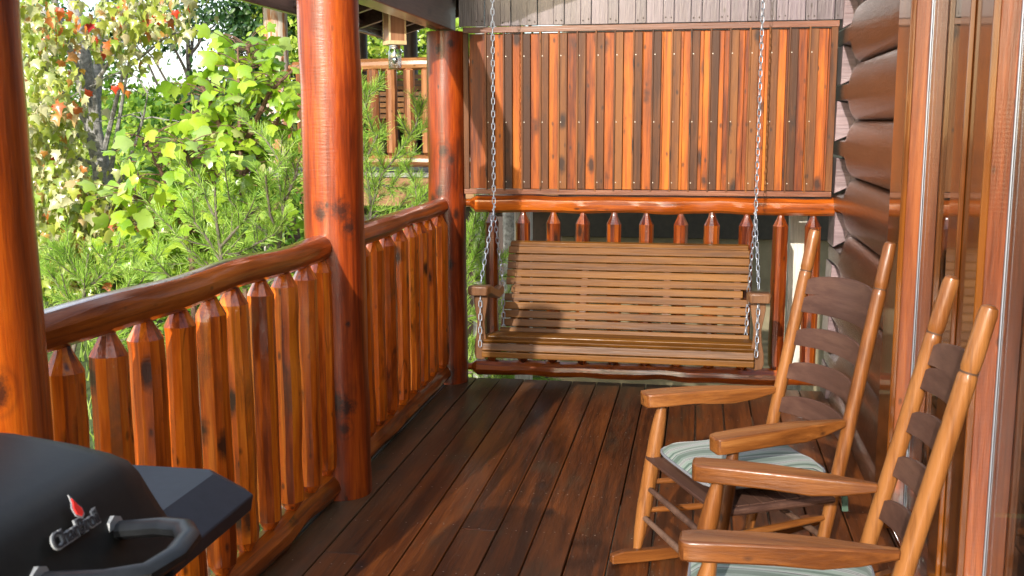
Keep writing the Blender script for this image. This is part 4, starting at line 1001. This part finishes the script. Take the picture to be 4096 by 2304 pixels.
# --- maple with autumn leaves
def maple():
    g = np.random.default_rng(77); random.seed(77)
    Y0 = 11.0; b = at(275, 760, Y0); base = Vector((b.x, b.y, gz(b.x, b.y)))
    t = thing('maple_tree', 'grey trunked maple with curled yellow green leaves and scattered red ones', 'tree', base)
    mb = MB(); W = lambda px, py, Y=Y0: at(px, py, Y) - base
    tr = [Vector((0, 0, -.3)), W(283, 640), W(275, 540), W(255, 420), W(235, 330), W(225, 230), W(205, 120), W(185, 0), W(170, -90)]
    mb.tube(tr, [.15, .13, .12, .105, .10, .095, .085, .07, .05], 14, jit=.03)
    mb.tube([W(238, 330), W(240, 240, 11.2), W(252, 130, 11.4), W(262, 20, 11.6), W(268, -60, 11.7)], [.075, .065, .055, .05, .04], 10, jit=.03)
    mb.tube([W(232, 300), W(200, 200, 10.8), W(165, 90, 10.6), W(130, -20, 10.5)], [.06, .05, .04, .03], 8)
    limbs = [((275, 450), (300, 300), (330, 120), (345, 20)), ((262, 380), (310, 180), (420, 90), (520, 60)), ((240, 340), (170, 250), (110, 170), (70, 90)), ((245, 370), (180, 330), (110, 280), (60, 262)),
             ((260, 420), (200, 400), (140, 370), (85, 330)), ((270, 500), (200, 470), (140, 440), (95, 420)), ((275, 560), (320, 580), (370, 600), (400, 640)), ((270, 520), (320, 420), (360, 300), (372, 235)),
             ((225, 230), (280, 150), (330, 90), (420, 60)), ((215, 180), (160, 90), (120, 40), (80, -10)), ((278, 600), (220, 590), (160, 560), (110, 540))]
    tips = []
    for L in limbs:
        dy = random.uniform(-.9, .5); P = [W(x, y, Y0 + dy * k / 3) for k, (x, y) in enumerate(L)]
        mb.tube(P, [.03, .020, .012, .006], 6)
        for _ in range(5):
            s_ = P[random.randint(1, 3)]; e_ = s_ + Vector((random.uniform(-.55, .55), random.uniform(-.4, .4), random.uniform(-.3, .45)))
            mb.tube(branch_pts(s_, e_, 5, .2), [.010, .008, .006, .005, .003], 5); tips.append(e_)
        tips += P[1:]
    mb.build('trunk', M['bark'], t, 50)
    # vine like loop twig
    mb = MB(); mb.tube([W(x, y, 10.6) for x, y in ((275, 210), (330, 222), (362, 240), (378, 222), (372, 205))], .006, 5); mb.tube([W(x, y, 10.6) for x, y in ((372, 235), (362, 290), (345, 330), (310, 365), (280, 385))], .006, 5); mb.build('bare_twig', M['twig'], t, 50)
    cl = []
    # leafy sprays in the areas the photograph shows them
    for (x, y, rx, ry, n) in ((120, 330, 75, 55, 30), (150, 60, 110, 60, 24), (190, 480, 110, 70, 42), (230, 600, 140, 60, 42), (130, 180, 70, 60, 20), (110, 520, 60, 60, 24), (380, 30, 90, 40, 14), (300, 560, 60, 40, 16), (170, 680, 110, 40, 26), (270, 100, 90, 60, 12)):
        for _ in range(n):
            xx, yy = x + g.normal() * rx * .6, y + g.normal() * ry * .6
            tx = 205 + .15 * (yy - 120)
            if yy < 480 and abs(xx - tx) < 55: continue
            cl.append((W(xx, yy, Y0 + g.uniform(-1.6, .8)), 20))
    P = np.concatenate([np.array(c)[None, :] + g.normal(size=(n, 3)) * np.array([.16, .16, .13]) for c, n in cl])
    inst_mesh('crown', maple_t[0], maple_t[1], P, rand_rot(len(P), (0, -.25, -1.5), .7, g), .112 * g.uniform(.7, 1.25, len(P)), M['l_maple'], t)
    Q = []
    for (x, y) in ((148, 30), (150, 22), (185, 42), (188, 30), (205, 55), (214, 60), (222, 52), (240, 90), (365, 48), (372, 52), (398, 42), (385, 38), (290, 45), (296, 52), (160, 150), (128, 268), (178, 265), (188, 268), (232, 232), (262, 125), (292, 215), (300, 210), (155, 105), (110, 100), (128, 390), (435, 20), (470, 14), (300, 20), (150, 110), (320, 230), (180, 60), (170, 45)):
        for _ in range(1): Q.append(W(x + random.uniform(-6, 6), y + random.uniform(-6, 6), 9.9 + random.uniform(-.3, .3)))
    Q = np.array(Q); inst_mesh('red_leaves', maple_t[0], maple_t[1], Q, rand_rot(len(Q), (0, -.2, -1.4), .5, g), .100 * g.uniform(.8, 1.3, len(Q)), M['l_red'], t)
maple()

# --- tulip tree saplings with big lobed leaves
def tulip(label, stems, Y0, nl, ls, seed):
    g = np.random.default_rng(seed); random.seed(seed)
    b = at(*stems[0][0], Y0); base = Vector((b.x, b.y, gz(b.x, b.y)))
    t = thing('tulip_sapling', label, 'sapling', base, 0, 'tulip tree saplings beyond the left railing'); mb = MB(); P = []; RT = []
    for si, S in enumerate(stems):
        pts = [at(x, y, Y0 + .05 * si) - base for x, y in S]; mb.tube([Vector((pts[0].x * .5, pts[0].y, 0))] + pts if si == 0 else pts, [.022 - .016 * i / len(pts) for i in range(len(pts) + (si == 0))], 7)
        for k in range(nl):
            f = (k + .5) / nl; q = f * (len(pts) - 1); i = min(int(q), len(pts) - 2); p = pts[i].lerp(pts[i + 1], q - i)
            a_ = g.uniform(0, 6.28); out = Vector((math.cos(a_), math.sin(a_) - .15, g.uniform(-.3, .7))).normalized(); L = g.uniform(.08, .26)
            e = p + out * L; mb.tube([p, p.lerp(e, .5) + Vector((0, 0, .015)), e], [.0035, .003, .002], 4); P.append(np.array(e)); RT.append((out.x * .8, out.y * .8 - .15, out.z * .3 - .75))
    mb.build('stem', M['redstem'], t, 50)
    P = np.array(P); RT = np.array(RT); y = RT + g.normal(size=RT.shape) * .45; y /= np.linalg.norm(y, axis=1, keepdims=True)
    z = np.array([-.1, -.5, .9]) + g.normal(size=y.shape) * .75; z -= (z * y).sum(1, keepdims=True) * y; z /= np.linalg.norm(z, axis=1, keepdims=True)
    rot = np.stack([np.cross(y, z), y, z], axis=2)
    inst_mesh('leaves', tulip_t[0], tulip_t[1], P, rot, ls * g.uniform(.65, 1.25, len(P)), M['l_tulip'], t)
tulip('taller tulip sapling with large lime leaves left of the weathered neighbouring post', [[(610, 560), (606, 420), (602, 300), (600, 190), (598, 105)], [(606, 400), (560, 330), (530, 260), (505, 210)], [(606, 380), (650, 290), (680, 230), (722, 190)], [(607, 450), (660, 370), (700, 300), (735, 250)], [(606, 470), (560, 400), (520, 330), (480, 280)], [(600, 230), (630, 170), (625, 130), (618, 110)]], 6.7, 50, .112, 5)
tulip('lower tulip sapling with broad lime leaves in the middle of the left view', [[(480, 620), (440, 520), (405, 430), (372, 370), (360, 345)], [(470, 600), (500, 500), (480, 420), (455, 350)], [(450, 540), (400, 520), (350, 500), (310, 478)], [(475, 600), (440, 590), (390, 570), (345, 560)], [(480, 560), (520, 500), (545, 440), (540, 400)], [(500, 640), (560, 590), (620, 560), (680, 540)], [(490, 660), (430, 650), (360, 640), (290, 610)]], 6.0, 54, .102, 6)

# --- pines
def pine(label, trunk, branches, Y0, seed, nlen=.062, dens=1.0, scat=1.0):
    g = np.random.default_rng(seed); random.seed(seed)
    b = at(*trunk[0], Y0); base = Vector((b.x, b.y, gz(b.x, b.y)))
    t = thing('pine_tree', label, 'tree', base, 0, 'young pines close to the porch'); mb = MB()
    tp = [at(x, y, Y0) - base for x, y in trunk]; mb.tube([Vector((tp[0].x, tp[0].y, -.2))] + tp, [.018] + [.016 - .012 * i / len(tp) for i in range(len(tp))], 8)
    segs = [(a, c) for a, c in zip(tp[:-1], tp[1:])][1:]
    for br in branches:
        dy = br[-1] if not hasattr(br[-1], '__len__') else 0; pts_ = [p for p in br if hasattr(p, '__len__')]
        pts = [at(x, y, Y0 + dy * i / max(1, len(pts_) - 1)) - base for i, (x, y) in enumerate(pts_)]
        mb.tube(pts, [.010 - .006 * i / len(pts) for i in range(len(pts))], 6)
        ss = list(zip(pts[:-1], pts[1:]))
        for a, c in ss:
            segs.append((a, c))
            for _ in range(int(5 * scat)):
                p = a.lerp(c, random.random()); d = (c - a).normalized()
                e = p + (d * random.uniform(.5, 1) + Vector((random.uniform(-.8, .8), random.uniform(-.8, .8), random.uniform(-.5, .7)))) * random.uniform(.09, .2)
                mb.tube([p, p.lerp(e, .5) + Vector((0, 0, -.008)), e], [.004, .0035, .0025], 5); segs.append((p, e)); 
    mb.build('trunk', M['twig'], t, 50)
    P = []; D = []
    for a, c in segs:
        L = (c - a).length; n = int(L * 1150 * dens); d = np.array((c - a).normalized())
        f = g.random(n); pos = np.array(a)[None] + (np.array(c) - np.array(a))[None] * f[:, None]
        side = g.normal(size=(n, 3)); side -= (side @ d)[:, None] * d; side /= np.linalg.norm(side, axis=1, keepdims=True)
        dr = side * g.uniform(.5, 1.0, (n, 1)) + d[None] * g.uniform(.45, 1.1, (n, 1)); dr[:, 2] += .12; dr /= np.linalg.norm(dr, axis=1, keepdims=True)
        P.append(pos); D.append(dr)
    P = np.concatenate(P); D = np.concatenate(D); z = g.normal(size=D.shape); z -= (z * D).sum(1, keepdims=True) * D; z /= np.linalg.norm(z, axis=1, keepdims=True)
    rot = np.stack([np.cross(D, z), D, z], axis=2)
    tv = np.array([(-.024, 0, 0), (.024, 0, 0), (.016, 1, 0), (-.016, 1, 0)], float)
    inst_mesh('needles', tv, [(0, 1, 2, 3)], P, rot, nlen * g.uniform(.7, 1.2, len(P)), M['needle'], t)
pine('young pine with a row of upright shoots left of the middle post', [(690, 800), (700, 640), (712, 520), (700, 440)],
     [((706, 620), (650, 570), (600, 530), (575, 500), -.1), ((712, 520), (730, 460), (700, 400), (655, 330), .1), ((700, 640), (640, 640), (580, 620), (540, 590), -.2), ((720, 500), (745, 440), (752, 400), -.1), ((700, 700), (620, 720), (560, 700), (510, 650), -.3), ((705, 600), (680, 540), (672, 480), (668, 440), -.2)], 5.6, 41, dens=.42, scat=.5)
pine('young pine spreading in front of the tulip saplings above the near railing', [(560, 900), (560, 740), (556, 640), (545, 560), (540, 470)],
     [((558, 700), (500, 660), (450, 600), (420, 560), 0), ((558, 660), (520, 600), (490, 560), (470, 530), 0), ((556, 620), (610, 560), (650, 520), -.1), ((560, 740), (480, 730), (420, 690), (380, 640), -.1), ((556, 640), (600, 640), (650, 610), (690, 590), .1), ((545, 560), (520, 500), (500, 440), .1)], 5.3, 42, dens=.36, scat=.4)
pine('pine shoots at the lower left beside the nearest post', [(160, 980), (200, 820), (215, 720), (222, 640)],
     [((205, 790), (160, 740), (130, 690), 0), ((212, 730), (260, 690), (300, 650), 0), ((200, 820), (270, 790), (330, 740), (370, 690), 0), ((200, 840), (150, 830), (110, 800), 0), ((215, 720), (180, 660), (160, 620), 0), ((205, 850), (280, 860), (340, 850), 0)], 5.4, 43, dens=.5)
pine('pine with a long raised shoot between the middle and corner posts', [(900, 800), (925, 620), (935, 520), (922, 430), (908, 330), (905, 200)],
     [((930, 540), (960, 440), (1000, 390), (1045, 320), (1062, 262), -.1), ((935, 500), (900, 440), (915, 380), 0), ((922, 400), (950, 340), (935, 330), 0), ((935, 560), (990, 540), (1040, 530), (1080, 520), .1), ((960, 600), (1010, 560), (1050, 500), (1040, 450), 0), ((925, 620), (980, 620), (1050, 580), (1090, 560), .2), ((908, 300), (925, 250), (930, 225), 0), ((925, 460), (985, 470), (1010, 430), 0)], 6.7, 44, dens=.55, scat=.7)
pine('pine sprays right of the corner post behind the back railing', [(1150, 1100), (1165, 900), (1170, 760), (1165, 640)],
     [((1165, 700), (1190, 650), (1215, 590), 0), ((1165, 720), (1200, 700), (1235, 650), 0), ((1168, 800), (1200, 790), (1225, 760), 0), ((1168, 860), (1210, 850), (1250, 800), 0), ((1165, 930), (1210, 900), (1240, 880), 0), ((1160, 980), (1230, 960), (1300, 945), (1380, 950), .1), ((1165, 940), (1240, 925), (1290, 935), 0), ((1168, 640), (1185, 600), (1190, 580), 0)], 6.6, 45, dens=.55, scat=.8)

# --- grass on the slope
g = np.random.default_rng(9); N = 16000
X = g.uniform(-9, -1.7, N); Y = g.uniform(.5, 14, N); Z = np.array([gz(a, b) for a, b in zip(X, Y)])
tv = np.array([(-.06, 0, 0), (.06, 0, 0), (.0, 1, .15)], float)
o = inst_mesh('grass', tv, [(0, 1, 2)], np.stack([X, Y, Z], 1), rand_rot(N, (0, 0, 2.4), .6, g), .16 * g.uniform(.5, 1.4, N), M['grassm'])
tag(o, 'green grass growing on the slope below the railing', 'grass', kind='stuff')
